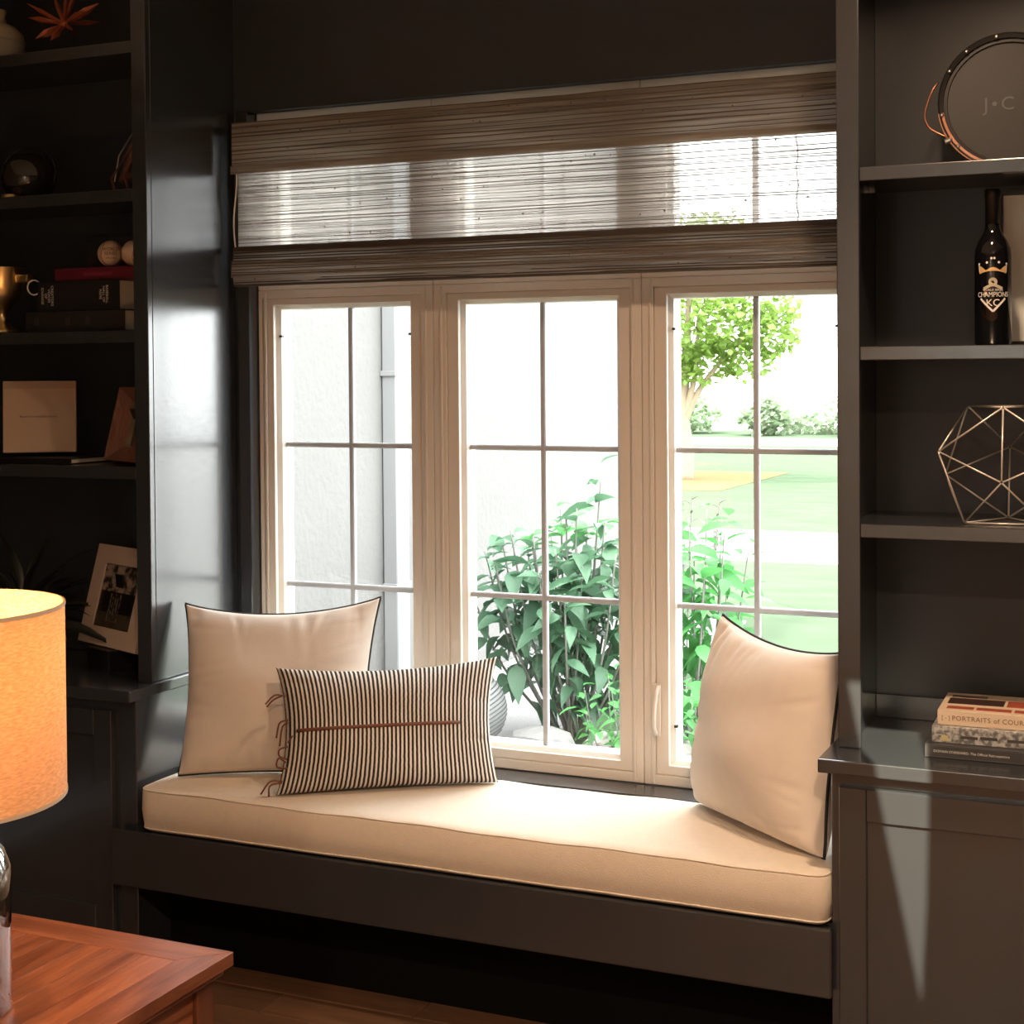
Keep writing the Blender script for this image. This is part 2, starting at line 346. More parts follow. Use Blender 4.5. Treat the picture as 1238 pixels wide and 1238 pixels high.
bl_add(MB().box(BX0-.008, BX1, 3.714, 3.727, 1.938, 1.956), 'panel_hem', REED_D, bevel=.002)
for i, (za, zb, ya, yb) in enumerate([(1.900, 1.942, 3.700, 3.708), (1.868, 1.915, 3.690, 3.699), (1.848, 1.88, 3.704, 3.699)]):
    bl_add(sheet(ya, yb, za, zb, th=.006, wav=.001, zn=4), 'fold', WEAVE_D)
    bl_add(reeds(lambda z, ya=ya: ya-.0002, za+.002, zb-.002, .0078, .0030, .0014, seed=11+i), 'fold_reeds', REED_D if i != 1 else REED)['kind'] = 'stuff'
bl_add(MB().box(BX0, BX1, 3.704, 3.726, 1.842, 1.850), 'bottom_bar', REED_D, bevel=.002)
rnd = random.Random(4)
kn = MB()
for (z0, z1, y, c) in ((1.965, 2.16, 3.7255, 44), (2.18, 2.30, 3.6975, 30), (1.855, 1.94, 3.6865, 20)):
    for i in range(c):
        x = BX0+.03+(BX1-BX0-.06)*(i+rnd.random()*.8)/c; z = rnd.uniform(z0, z1); r = rnd.uniform(.0022, .0038)
        kn.add([(x-r, y, z), (x, y-r*.5, z-r), (x+r, y, z), (x, y-r*.5, z+r), (x, y+r, z)], [(0, 1, 3), (1, 2, 3), (0, 4, 1), (1, 4, 2), (2, 4, 3), (3, 4, 0)])
bl_add(kn, 'knots', mat('reed_knot', (.16, .13, .1), .6))['kind'] = 'stuff'
for x in (-2.13, -1.85, -1.52, -1.22, -.90, -2.44):
    bl_add(MB().tube([(x+.003*math.sin(i*1.9), 3.742, 1.95+.33*i/14) for i in range(15)], .0016, 5), 'lift_cord', REED_D)
bl_add(MB().tube([(BX0-.004-.006*math.sin(i*.5), 3.722, 1.95+.225*i/10) for i in range(11)], .0022, 5), 'edge_cord', PAPER)

# ------------------------------------------------------------------ built-in furniture
def bookcase(label, x0, x1, inner, shelves, th):
    """inner = side (+1: its face towards +X is the alcove side)"""
    b = thing('bookcase', label, 'bookcase', ((x0+x1)/2, YUP, ZC)); o = b.location
    def a(name, d, m=PAINT, bevel=.0015, seg=1): return bx(name, (d[0]-o.x, d[1]-o.x, d[2]-o.y, d[3]-o.y, d[4]-o.z, d[5]-o.z), m, b, bevel, seg)
    zt = ZCEIL-.002; za = ZC+.0005
    sx = (x1-.020, x1) if inner > 0 else (x0, x0+.020); ox = (x0, x0+.020) if inner > 0 else (x1-.020, x1)
    a('side_panel', (*sx, YUP+.0205, YW-.001, za, zt)); a('side_panel', (*ox, YUP+.0205, YW-.001, za, zt))
    st = (x1-.047, x1) if inner > 0 else (x0, x0+.049); so = (x0, x0+.047) if inner > 0 else (x1-.047, x1)
    a('stile', (*st, YUP, YUP+.020, za, zt), bevel=.002, seg=2); a('stile', (*so, YUP, YUP+.020, za, zt), bevel=.002, seg=2)
    a('back_panel', (x0+.0205, x1-.0205, 3.690, 3.700, za, zt), PAINT_WALL, bevel=0)
    a('back_rail', (x0+.0205, x1-.0205, 3.680, 3.6898, za, za+.055), bevel=.001)
    for z in shelves:
        sh = a('shelf', (x0+.021, x1-.021, YUP+.021, 3.6885, z-th*.7, z-.0004), bevel=.001)
        fo = bx('nosing', ((st[1] if inner < 0 else so[1])+.0004-o.x, (so[0] if inner < 0 else st[0])-.0004-o.x, YUP+.002-o.y, YUP+.0208-o.y, z-th-o.z, z-o.z), PAINT, sh, .002, 2)
        sx0 = (x0+.0205) if inner < 0 else (x1-.0205)
        for yy in (3.42, 3.62):
            bx('shelf_pin', (min(sx0, sx0-inner*.012)-o.x, max(sx0, sx0-inner*.012)-o.x, yy-.004-o.y, yy+.004-o.y, z-th*.7-.006-o.z, z-th*.7-.0004-o.z), STEEL, sh, 0)
    return b
bookcase('charcoal built-in bookcase left of the window', -3.70, XL, 1, [2.488, 2.092, 1.712, 1.342], .034)
bookcase('charcoal built-in bookcase right of the window', XR, .47, -1, [2.030, 1.641, 1.255], .030)
def counter(label, x0, x1): return tag(bx('countertop', (x0, x1, YCTR, YW-.001, ZC-.030, ZC), PAINT, bevel=.003, seg=2), label, 'countertop')
counter('charcoal countertop under the left bookcase', -3.72, XL+.014)
counter('charcoal countertop under the books on the right', XR-.020, .49)
def base_cab(label, x0, x1, doors, kick):
    b = thing('base_cabinet', label, 'cabinet', ((x0+x1)/2, YCAB, 0)); o = b.location
    def a(name, d, bevel=.0015, parent=b): return bx(name, (d[0]-o.x, d[1]-o.x, d[2]-o.y, d[3]-o.y, d[4], d[5]), PAINT, parent, bevel, 1)
    a('body', (x0, x1, YCAB, YW-.001, .0, ZC-.0305), .002)
    n = len(doors)
    for (d0, d1) in doors:
        z0, z1 = .105, .700
        y0, y1 = YCAB-.019, YCAB-.0005
        p = a('door', (d0+.058, d1-.058, y0+.010, y1, z0+.07, z1-.07), 0)
        a('stile', (d0, d0+.058, y0, y1, z0, z1), .0015, p); a('stile', (d1-.058, d1, y0, y1, z0, z1), .0015, p)
        a('rail', (d0+.0585, d1-.0585, y0, y1, z0, z0+.07), .0015, p); a('rail', (d0+.0585, d1-.0585, y0, y1, z1-.07, z1), .0015, p)
    return b
base_cab('charcoal base cabinet at the left end of the window seat', -3.70, XL, [(-3.16, -2.632), (-3.68, -3.164)], 0)
base_cab('charcoal base cabinet with shaker door at the right end of the window seat', XR, .47, [(-.700, -.13), (-.126, .45)], 0)
# bench
be = thing('window_bench', 'charcoal built-in window seat bench with a thick front board', 'bench', ((XL+XR)/2, 3.25, 0)); o = be.location
def ba(name, d, bevel=.0015): return bx(name, (d[0]-o.x, d[1]-o.x, d[2]-o.y, d[3]-o.y, d[4], d[5]), PAINT, be, bevel, 1)
ba('front_board', (-2.624, -.7146, 3.246, 3.2606, .243, .391), .003)
ba('board_backing', (XL+.0006, XR-.0006, 3.2608, 3.30, .25, .386))
ba('seat_deck', (XL+.0006, XR-.0006, 3.3004, 3.764, .365, .390))
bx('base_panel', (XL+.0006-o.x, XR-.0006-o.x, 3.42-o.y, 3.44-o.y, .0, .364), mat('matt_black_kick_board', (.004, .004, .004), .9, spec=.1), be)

# ------------------------------------------------------------------ seat cushion
def cushion():
    x0, x1, y0, y1 = XL+.022, XR-.004, 3.256, 3.690; z0, z1 = .3915, .505
    o = thing('seat_cushion', 'long cream linen seat cushion on the window bench', 'cushion', ((x0+x1)/2, (y0+y1)/2, z0))
    nx, ny = 90, 26; r = .026; th = z1-z0; v = []; f = []
    def prof(t):                     # rounded-rectangle cross fraction 0..1 around
        return t
    # build as stacked rounded rectangles
    loops = []
    def loop(inset, z, dome):
        pts = []
        X0, X1, Y0, Y1 = x0+inset, x1-inset, y0+inset, y1-inset
        for i in range(nx): pts.append((X0+(X1-X0)*i/nx, Y0))
        for i in range(ny): pts.append((X1, Y0+(Y1-Y0)*i/ny))
        for i in range(nx): pts.append((X1-(X1-X0)*i/nx, Y1))
        for i in range(ny): pts.append((X0, Y1-(Y1-Y0)*i/ny))
        # round the corners
        out = []
        rc = max(.003, .035-inset)
        for (x, y) in pts:
            cx = min(max(x, X0+rc), X1-rc); cy = min(max(y, Y0+rc), Y1-rc); dx, dy = x-cx, y-cy; l = math.hypot(dx, dy)
            if l > 1e-6 and abs(dx) > 1e-6 and abs(dy) > 1e-6: x, y = cx+dx/l*rc, cy+dy/l*rc
            w = .0012*math.sin(11*x+2)+.0008*math.sin(29*x)+.0006*math.sin(23*y)
            out.append((x, y+w*(.6 if z > z0+.02 else .2), z+w*1.0*dome))
        return out
    seq = [(.03, z0, 0), (.010, z0+.002, .2), (.002, z0+.010, .4), (-.004, z0+th*.5, .5), (-.002, z1-.010, .8), (.001, z1-.003, 1), (.007, z1+.0005, 1), (.03, z1+.003, .8), (.07, z1+.006, .5), (.13, z1+.008, .3), (.19, z1+.009, 0)]
    for s in seq: loops.append(loop(*s))
    n = len(loops[0])
    for L in loops: v += L
    for i in range(len(loops)-1):
        for j in range(n): f.append((i*n+j, i*n+(j+1) % n, (i+1)*n+(j+1) % n, (i+1)*n+j))
    mid = len(v); v.append(((x0+x1)/2, (y0+y1)/2, z1+.009)); k = (len(loops)-1)*n
    for j in range(n): f.append((k+j, k+(j+1) % n, mid))
    f.append(tuple(range(n))[::-1])
    M = Matrix.Translation(-Vector(o.location))
    MB().add(v, f).xf(M).build('pad', CUSH, o, smooth=True)
    seam = [Vector(p)+Vector((0, -.0006, 0)) for p in loops[5]]
    MB().tube(seam, .0022, 5, close=True).xf(M).build('top_seam', CUSH, o, smooth=True)
    seam = [Vector(p) for p in loops[2]]
    MB().tube(seam, .0022, 5, close=True).xf(M).build('bottom_seam', CUSH, o, smooth=True)
cushion()

# ------------------------------------------------------------------ pillows
def pillow(name, label, BL, BR, TR, TL, thick, m, sag=.07, sagt=.09, seed=0, pipe=None, wr=.006, n=72, asym=.62):
    BL, BR, TR, TL = map(Vector, (BL, BR, TR, TL)); base = (BL+BR)/2; rnd = random.Random(seed)
    o = thing(name, label, 'pillow', base)
    nrm = (BR-BL).cross(TL-BL).normalized()
    if nrm.y > 0: nrm = -nrm
    pl = [(rnd.uniform(-1, 1), rnd.choice([0, 1, 2, 3]), rnd.uniform(.022, .065), rnd.uniform(.4, 1)) for _ in range(44)]
    def surf(s, t, side):
        ss = s*(1-sag*max(0, math.cos(math.pi*t/2))**.75); tt = t*(1-(sagt if t > 0 else sagt*.25)*max(0, math.cos(math.pi*s/2))**.75)
        a, b = (ss+1)/2, (tt+1)/2
        p = BL*(1-a)*(1-b)+BR*a*(1-b)+TR*a*b+TL*(1-a)*b
        e = max(0, (1-s*s))*max(0, (1-t*t)); pr = e**.34*(1-.12*t)
        w = 0
        for (c, ed, wd, am) in pl:          # pleats running in from the seams
            q, dd = (s, 1-t) if ed == 0 else (s, 1+t) if ed == 1 else (t, 1-s) if ed == 2 else (t, 1+s)
            w += am*(1.0 if ed == 0 else .55)*math.exp(-((q-c-.25*dd*math.sin(9*c))/wd)**2)*math.exp(-dd*5.5)*min(1, dd*8)
        w = w*wr*(-1)+wr*.5*math.sin(3.1*s+4*t+seed)*e+wr*.35*math.sin(7*t-2*s+seed*2)*e
        off = (thick*asym if side > 0 else -thick*(1-asym))*pr+(w if side > 0 else 0)
        return p+nrm*off
    def cs(i): return math.sin((i/n-.5)*math.pi)*.55+(i/n*2-1)*.45
    v = []; f = []; uv = {}
    idx = {}
    for side in (1, -1):
        for i in range(n+1):
            for j in range(n+1):
                bd = i in (0, n) or j in (0, n)
                if side < 0 and bd: idx[(side, i, j)] = idx[(1, i, j)]; continue
                idx[(side, i, j)] = len(v); v.append(surf(cs(i), cs(j), side)-base); uv[len(v)-1] = ((cs(i)+1)/2, (cs(j)+1)/2)
    for side in (1, -1):
        for i in range(n):
            for j in range(n):
                q = [idx[(side, i, j)], idx[(side, i+1, j)], idx[(side, i+1, j+1)], idx[(side, i, j+1)]]
                f.append(q if side > 0 else q[::-1])
    me = bpy.data.meshes.new('cover'); me.from_pydata(v, [], f); ul = me.uv_layers.new(name='UVMap')
    for lp in me.loops: ul.data[lp.index].uv = uv[lp.vertex_index]
    me.polygons.foreach_set('use_smooth', [True]*len(me.polygons)); me.update(); link('cover', me, m, o)
    if pipe:
        per = [(i, 0) for i in range(n)]+[(n, j) for j in range(n)]+[(n-i, n) for i in range(n)]+[(0, n-j) for j in range(n)]
        MB().tube([Vector(v[idx[(1, i, j)]]) for i, j in per], pipe, 6, close=True).build('piping', BLACKPIPE, o, smooth=True)
    return o, surf, base, nrm
pillow('throw_pillow', 'square cream pillow with dark piping in the left corner, behind the striped pillow',
       (-2.500, 3.375, .514), (-2.040, 3.590, .514), (-2.050, 3.690, .975), (-2.540, 3.470, .962), .195, PILL, seed=3, pipe=.0042, sagt=.17, sag=.08, wr=.012)
pillow('throw_pillow', 'square cream pillow with dark piping leaning at the right end of the seat',
       (-1.135, 3.672, .514), (-.750, 3.345, .514), (-.735, 3.500, .945), (-1.075, 3.680, .985), .195, PILL, seed=8, pipe=.0042, sagt=.15, sag=.06, wr=.014)
# striped lumbar
def stripe_mat():
    m, nt, p = newmat('ticking_stripe_fabric'); L = nt.links.new
    u = N(nt, 'ShaderNodeUVMap'); sx = N(nt, 'ShaderNodeSeparateXYZ'); L(u.outputs[0], sx.inputs[0])
    nz = N(nt, 'ShaderNodeTexNoise', Scale=30.0); L(u.outputs[0], nz.inputs['Vector'])
    a = N(nt, 'ShaderNodeMath', operation='MULTIPLY_ADD'); a.inputs[1].default_value = .0035; L(nz.outputs[0], a.inputs[0]); L(sx.outputs[0], a.inputs[2])
    b = N(nt, 'ShaderNodeMath', operation='MULTIPLY'); b.inputs[1].default_value = 50; L(a.outputs[0], b.inputs[0])
    c = N(nt, 'ShaderNodeMath', operation='PINGPONG'); c.inputs[1].default_value = .5; L(b.outputs[0], c.inputs[0])
    cr = N(nt, 'ShaderNodeValToRGB'); cr.color_ramp.elements[0].position = .22; cr.color_ramp.elements[1].position = .30
    cr.color_ramp.elements[0].color = (.035, .032, .036, 1); cr.color_ramp.elements[1].color = (.74, .69, .62, 1)
    L(c.outputs[0], cr.inputs[0]); L(cr.outputs[0], p.inputs['Base Color']); p.inputs['Roughness'].default_value = .95; p.inputs['Specular IOR Level'].default_value = .15
    w = N(nt, 'ShaderNodeTexNoise', Scale=350.0); L(u.outputs[0], w.inputs['Vector']); bp = N(nt, 'ShaderNodeBump', Strength=.25, Distance=.004); L(w.outputs[0], bp.inputs['Height']); L(bp.outputs[0], p.inputs['Normal'])
    return m
lo, surf, lb, ln = pillow('lumbar_pillow', 'black and cream striped lumbar pillow with brown leather ties', (-2.150, 3.310, .514), (-1.675, 3.640, .514), (-1.700, 3.700, .835), (-2.205, 3.400, .822), .165, stripe_mat(), seed=5, sag=.09, sagt=.15, wr=.009)
MB().tube([surf(-.90+1.56*i/30, -.06-.02*i/30, 1)+ln*.001-lb for i in range(31)], .0048, 6).build('leather_strip', LEATHER, lo, smooth=True)
for (t, pts) in ((.55, [(0, 0), (-.03, -.012), (-.048, -.030)]), (.52, [(0, 0), (-.028, .004), (-.052, -.018)]), (.14, [(0, 0), (-.022, -.008), (-.03, -.045)]), (.10, [(0, 0), (-.015, -.012), (-.022, -.06)]),
                 (-.22, [(0, 0), (.012, .016), (.028, .02), (.03, .002)]), (-.28, [(0, 0), (-.02, -.006), (-.02, -.024), (.006, -.034)]), (-.52, [(0, 0), (-.018, .012), (-.022, -.01), (.01, -.016)]), (-.80, [(0, 0), (-.032, 0), (-.055, -.03)]), (-.82, [(0, 0), (-.03, -.006), (-.034, -.036)])):
    p0 = surf(-.97, t, 1)-lb; ax = (Vector((-1.675, 3.64, 0))-Vector((-2.15, 3.31, 0))).normalized()
    q = [p0+ax*a+Vector((0, 0, b))-Vector((0, .006, 0)) for a, b in pts]
    q = [Vector((p.x, p.y, max(p.z, .004))) for p in q]
    MB().tube(fan_curve(q, 6), .0024, 5).build('leather_tie', LEATHER, lo, smooth=True)

# ------------------------------------------------------------------ end table and lamp
TX1, TY1, TZ = -1.587, 2.300, .55; TS = .62; TX0, TY0 = TX1-TS, TY1-TS
tb = thing('end_table', 'reddish brown wooden end table with mitred top under the lamp', 'table', ((TX0+TX1)/2, (TY0+TY1)/2, 0)); o = tb.location
fw = .074; th = .024; g = .0008
def mitre(name, p, m):
    v = [(x-o.x, y-o.y, z) for z in (TZ-th, TZ) for x, y in p]
    MB().add(v, [(3, 2, 1, 0), (4, 5, 6, 7), (0, 1, 5, 4), (1, 2, 6, 5), (2, 3, 7, 6), (3, 0, 4, 7)]).build(name, m, tb, .0006, 1)
mitre('frame_board', [(TX0+g, TY1), (TX1-g, TY1), (TX1-fw-g, TY1-fw), (TX0+fw+g, TY1-fw)], WOODT_X)
mitre('frame_board', [(TX0+fw+g, TY0+fw), (TX1-fw-g, TY0+fw), (TX1-g, TY0), (TX0+g, TY0)], WOODT_X)
mitre('frame_board', [(TX1, TY0+g), (TX1, TY1-g), (TX1-fw, TY1-fw-g), (TX1-fw, TY0+fw+g)], WOODT_Y)
mitre('frame_board', [(TX0, TY0+g), (TX0+fw, TY0+fw+g), (TX0+fw, TY1-fw-g), (TX0, TY1-g)], WOODT_Y)
npl = 7; pwid = (TS-2*fw)/npl
for i in range(npl):
    a = TX0+fw+i*pwid-o.x
    bx('plank', (a+.0011, a+pwid-.0011, TY0+fw+.0011-o.y, TY1-fw-.0011-o.y, TZ-th, TZ-.0004), WOODT_Y, tb, .0004)
h2 = TS/2
bx('moulding', (-h2+.012, h2-.012, -h2+.012, h2-.012, TZ-th-.016, TZ-th-.0003), WOODT_Y, tb, .005, 2)
for s in (-1, 1):
    bx('apron', (-h2+.075, h2-.075, s*(h2-.045)-.01, s*(h2-.045)+.01, TZ-th-.105, TZ-th-.0165), WOODT_X, tb)
    bx('apron', (s*(h2-.045)-.01, s*(h2-.045)+.01, -h2+.075, h2-.075, TZ-th-.105, TZ-th-.0165), WOODT_Y, tb)
    for q in (-1, 1): bx('leg', (s*(h2-.05)-.025, s*(h2-.05)+.025, q*(h2-.05)-.025, q*(h2-.05)+.025, 0, TZ-th-.0165), WOODT_Z, tb, .002)
lampx, lampy = -1.872, 1.888
lp = thing('table_lamp', 'lit table lamp with a tan linen drum shade and clear glass base', 'lamp', (lampx, lampy, TZ+.0006))
GLASSL = bpy.data.materials.new('clear_glass'); GLASSL.use_nodes = True
pg = GLASSL.node_tree.nodes['Principled BSDF']; pg.inputs['Transmission Weight'].default_value = 1; pg.inputs['Roughness'].default_value = .02; pg.inputs['IOR'].default_value = 1.45; pg.inputs['Base Color'].default_value = (.97, .98, .97, 1)
outer = [(.001, 0), (.103, 0), (.109, .006), (.109, .235), (.099, .262), (.080, .282), (.05, .292), (.03, .296), (.026, .315)]
innr = [(.020, .314), (.024, .290), (.045, .284), (.074, .274), (.092, .256), (.101, .232), (.101, .016), (.001, .014)]
MB().lathe(outer+innr, 40, cap=False).build('glass_base', glass_mat('seeded_lamp_glass', (.80, .82, .80), 2.6), lp, smooth=True)
MB().lathe([(.03, .310), (.033, .312), (.033, .335), (.012, .345), (.012, .42), (.017, .425), (.017, .46), (.004, .465)], 20).build('socket', GOLD, lp, smooth=True)
MB().lathe([(.014, .465), (.024, .49), (.03, .52), (.026, .545), (.012, .56), (.002, .565)], 16).build('bulb', mat('bulb_glow', (1, .9, .7), .4, emit=((1, .62, .32), 10)), lp, smooth=True)
SR, SZ0, SZ1 = .200, .352, .668
def shade_mat():
    m = bpy.data.materials.new('linen_lampshade'); m.use_nodes = True; nt = m.node_tree; nt.nodes.clear(); L = nt.links.new
    o_ = N(nt, 'ShaderNodeOutputMaterial'); d = N(nt, 'ShaderNodeBsdfDiffuse'); tl = N(nt, 'ShaderNodeBsdfTranslucent')
    tc = N(nt, 'ShaderNodeTexCoord'); mp = N(nt, 'ShaderNodeMapping'); mp.inputs['Scale'].default_value = (40, 40, 160); L(tc.outputs['Object'], mp.inputs[0])
    nz = N(nt, 'ShaderNodeTexNoise', Scale=2.0, Detail=5.0); L(mp.outputs[0], nz.inputs['Vector'])
    cr = N(nt, 'ShaderNodeValToRGB'); cr.color_ramp.elements[0].position = .3; cr.color_ramp.elements[1].position = .7; cr.color_ramp.elements[0].color = (.62, .42, .24, 1); cr.color_ramp.elements[1].color = (.86, .64, .42, 1)
    L(nz.outputs[0], cr.inputs[0]); L(cr.outputs[0], d.inputs[0]); L(cr.outputs[0], tl.inputs[0])
    mx = N(nt, 'ShaderNodeMixShader'); mx.inputs[0].default_value = .35; L(d.outputs[0], mx.inputs[1]); L(tl.outputs[0], mx.inputs[2]); L(mx.outputs[0], o_.inputs[0]); return m
MB().lathe([(SR, SZ0), (SR, SZ1), (SR-.003, SZ1), (SR-.003, SZ0), (SR, SZ0)], 64, cap=False).build('shade', shade_mat(), lp, smooth=False)
for z in (SZ0, SZ1-.006):
    MB().lathe([(SR+.0012, z), (SR+.0012, z+.006), (SR+.0001, z+.006), (SR+.0001, z), (SR+.0012, z)], 64, cap=False).build('shade_trim', mat('shade_trim', (.5, .4, .3), .8), lp)
sp = MB()
for k in range(3):
    a = k*2.094+.35; sp.tube([(.014*math.cos(a), .014*math.sin(a), SZ1-.055), (.11*math.cos(a), .11*math.sin(a), SZ1-.05), (.165*math.cos(a), .165*math.sin(a), SZ1-.03), ((SR-.003)*math.cos(a), (SR-.003)*math.sin(a), SZ1-.004)], .0022, 6)
sp.build('spider', GOLD, lp)
pl = bpy.data.lights.new('table_lamp_bulb', 'POINT'); pl.energy = 15; pl.color = (1, .56, .23); pl.shadow_soft_size = .035
plo = bpy.data.objects.new('table_lamp_bulb', pl); C.objects.link(plo); plo.location = (lampx, lampy, TZ+.60)

# ------------------------------------------------------------------ recessed ceiling lights (fixtures of the lamps at the top)
for i, (p, w) in enumerate(CANS):
    r = thing('recessed_light', 'white recessed ceiling light, %s' % ['nearest the right bookcase', 'above the viewer', 'by the wall behind the viewer'][i], 'ceiling light', (p[0], p[1], ZCEIL-.004), group='recessed ceiling lights')
    MB().lathe([(.085, 0), (.085, .004), (.068, .004), (.068, 0), (.085, 0)], 32, cap=False).build('trim_ring', WHITE_CEIL, r)

# added unseen spot, its plate cut to shape the light on the right cabinet
LS_ = Vector((.016, .888, 2.640)); SP = thing('wedge_spotlight', 'added out-of-view spotlight with a plate cut to shape light on the right cabinet', 'ceiling light', LS_)
AIM = Vector((-.58, 3.30, .60)); zdir = (AIM-LS_).normalized(); qs = zdir.to_track_quat('-Z', 'Y'); Rm = qs.to_matrix(); Ri = Rm.inverted()
sd = bpy.data.lights.new('wedge_spot', 'SPOT'); sd.energy = 3200; sd.color = (1, .87, .60); sd.spot_size = R(26); sd.spot_blend = .0; sd.shadow_soft_size = .0003
so_ = bpy.data.objects.new('wedge_spot', sd); C.objects.link(so_); so_.location = LS_; so_.rotation_euler = qs.to_euler()
hole = []
for p in ((-.699, 3.352, .908), (-.535, 3.352, .908), (-.512, 3.262, .72), (-.517, 3.262, .47), (-.528, 3.262, .27)):
    q = Ri @ (Vector(p)-LS_); hole.append((q.x/-q.z*.10, q.y/-q.z*.10))
hole = [tuple(Vector(hole[i]).lerp(Vector(hole[(i+1) % 5]), k/8)) for i in range(5) for k in range(8)]
hc = (sum(h[0] for h in hole)/len(hole), sum(h[1] for h in hole)/len(hole)); rim = [Vector((h[0]-hc[0], h[1]-hc[1])).normalized()*.05 for h in hole]; nh = len(hole)
shv = [(h[0], h[1], z) for z in (-.10, -.099) for h in hole]+[(hc[0]+r_.x, hc[1]+r_.y, z) for z in (-.10, -.099) for r_ in rim]
shf = []
for i in range(nh):
    j = (i+1) % nh; shf += [(i, j, 2*nh+j, 2*nh+i), (nh+i, 3*nh+i, 3*nh+j, nh+j), (i, nh+i, nh+j, j), (2*nh+i, 2*nh+j, 3*nh+j, 3*nh+i)]
M4 = Rm.to_4x4()
MB().add(shv, shf).xf(M4).build('wedge_mask_plate', BLACK, SP)  # hole follows the lit patch, made to shape the beam
MB().lathe([(.0505, -.101), (.0525, -.101), (.0525, .04), (.0505, .04), (.0505, -.101)], 28, cap=False).xf(M4).build('can', BLACK, SP)
MB().tube([(0, 0, .052), (0, 0, ZCEIL-LS_.z-.001)], .012, 10).build('stem', BLACK, SP)

# ================================================================== things on the right shelves
SH_R = {'top': 2.030, 'mid': 1.641, 'low': 1.255}
# round plaque with hoop
dr = thing('round_plaque', 'round black drum-like plaque with a dark hoop on the upper right shelf', 'plaque', (-.383, 3.56, SH_R['top']+.0006), R(6))
DRr = .150
Mx = Matrix.Translation((0, 0, DRr)) @ Matrix.Rotation(R(90), 4, 'X')
MB().lathe([(DRr-.012, -.012), (DRr-.012, .010), (.001, .011)], 64).xf(Mx).build('head', mat('black_drum_head', (.024, .024, .025), .5), dr)
MB().lathe([(DRr-.012, -.020), (DRr, -.020), (DRr, .022), (DRr-.004, .024), (DRr-.012, .022), (DRr-.012, -.020)], 72, cap=False).xf(Mx).build('hoop', BLACK, dr)
MB().lathe([(DRr-.014, .011), (DRr-.0125, .016), (DRr-.02, .016), (DRr-.021, .011), (DRr-.014, .011)], 64, cap=False).xf(Mx).build('inner_ring', BLACK, dr)
arc = [R(188+k*2) for k in range(38)]; hv = []
for a in arc:
    for r_, y_ in ((DRr-.0118, -.0242), (DRr+.0004, -.0225), (DRr+.0004, .020), (DRr-.0118, -.0225)): hv.append((r_*math.cos(a), y_, DRr+r_*math.sin(a)))
MB().add([tuple(v) for v in hv], [(4*i+q, 4*i+(q+1) % 4, 4*i+4+(q+1) % 4, 4*i+4+q) for i in range(37) for q in range(4)]+[(0, 1, 2, 3), (151, 150, 149, 148)]).build('hoop_glint', COPPER, dr)  # warm reflection on the hoop, put in as a copper-coloured arc
for a in (100, 128, 150, 190, 222, 60, 20, 340, 300, 260):
    ca, sa = math.cos(R(a)), math.sin(R(a))
    MB().lathe([(.0045, 0), (.0045, .004), (.002, .006)], 10).xf(Matrix.Translation((ca*(DRr-.007), -.024, DRr+sa*(DRr-.007))) @ Matrix.Rotation(R(90), 4, 'X')).build('screw', STEEL, dr)
MB().tube(fan_curve([(-.150, -.01, .20), (-.160, -.015, .185), (-.172, -.015, .155), (-.178, -.015, .125), (-.168, -.015, .100), (-.145, -.014, .085), (-.125, -.014, .075)], 6), .0026, 6).build('wire_handle', COPPER, dr, smooth=True)
MB().lathe([(.007, 0), (.007, .012), (.004, .016)], 10).xf(Matrix.Translation((-.134, -.02, .066)) @ Matrix.Rotation(R(70), 4, 'Y')).build('knob', STEEL, dr)
text_on('lettering', 'J\u2022C', .042, mat('grey_print', (.10, .10, .10), .5), dr, (-.004, -.0118, DRr-.006), extrude=.0003, align='LEFT', spacing=1.25).location.x = -.052

# wine bottle
bt = thing('wine_bottle', 'black wine bottle with a gold crown and white championship lettering', 'bottle', (-.405, 3.462, SH_R['mid']+.0005))
BR_ = .0385
prof = [(.001, .003), (.033, 0), (BR_, .004), (BR_, .195), (.037, .208), (.031, .224), (.022, .238), (.0165, .250), (.0150, .262), (.0148, .300)]
MB().lathe(prof, 48).build('glass_body', BLACKGLASS, bt, smooth=True)
MB().lathe([(.0158, .262), (.0158, .318), (.0172, .320), (.0172, .334), (.015, .337), (.001, .337)], 32).build('capsule', BLACK, bt, smooth=True)
cam_ang = math.atan2(-3.462, .405)      # direction from the bottle to the room
def wrap_pts(pts, r, ang): return [(r*math.cos(ang+x/r), r*math.sin(ang+x/r), z) for x, z in pts]
WPRINT = mat('white_print', (.72, .70, .66), .5); GPRINT = mat('gold_print', (.72, .48, .22), .4, .3)
def decal(name, polys, m, lift=.0007):
    mb = MB()
    for poly in polys:
        k = len(poly); front = wrap_pts(poly, BR_+lift, cam_ang); back = wrap_pts(poly, BR_+.0001, cam_ang)
        mb.add(front+back, [tuple(range(k)), tuple(range(2*k-1, k-1, -1))]+[(i, (i+1) % k, k+(i+1) % k, k+i) for i in range(k)])
    return mb.build(name, m, bt)
def strip(p, q, w, n=6):
    d = Vector((q[0]-p[0], q[1]-p[1])); nn = Vector((-d.y, d.x)).normalized()*w/2
    return [[(p[0]+d.x*i/n+nn.x, p[1]+d.y*i/n+nn.y), (p[0]+d.x*(i+1)/n+nn.x, p[1]+d.y*(i+1)/n+nn.y), (p[0]+d.x*(i+1)/n-nn.x, p[1]+d.y*(i+1)/n-nn.y), (p[0]+d.x*i/n-nn.x, p[1]+d.y*i/n-nn.y)] for i in range(n)]
def dot(x, z, r, n=10): return [(x+r*math.cos(2*math.pi*i/n), z+r*math.sin(2*math.pi*i/n)) for i in range(n)]
cz = .156
band = []
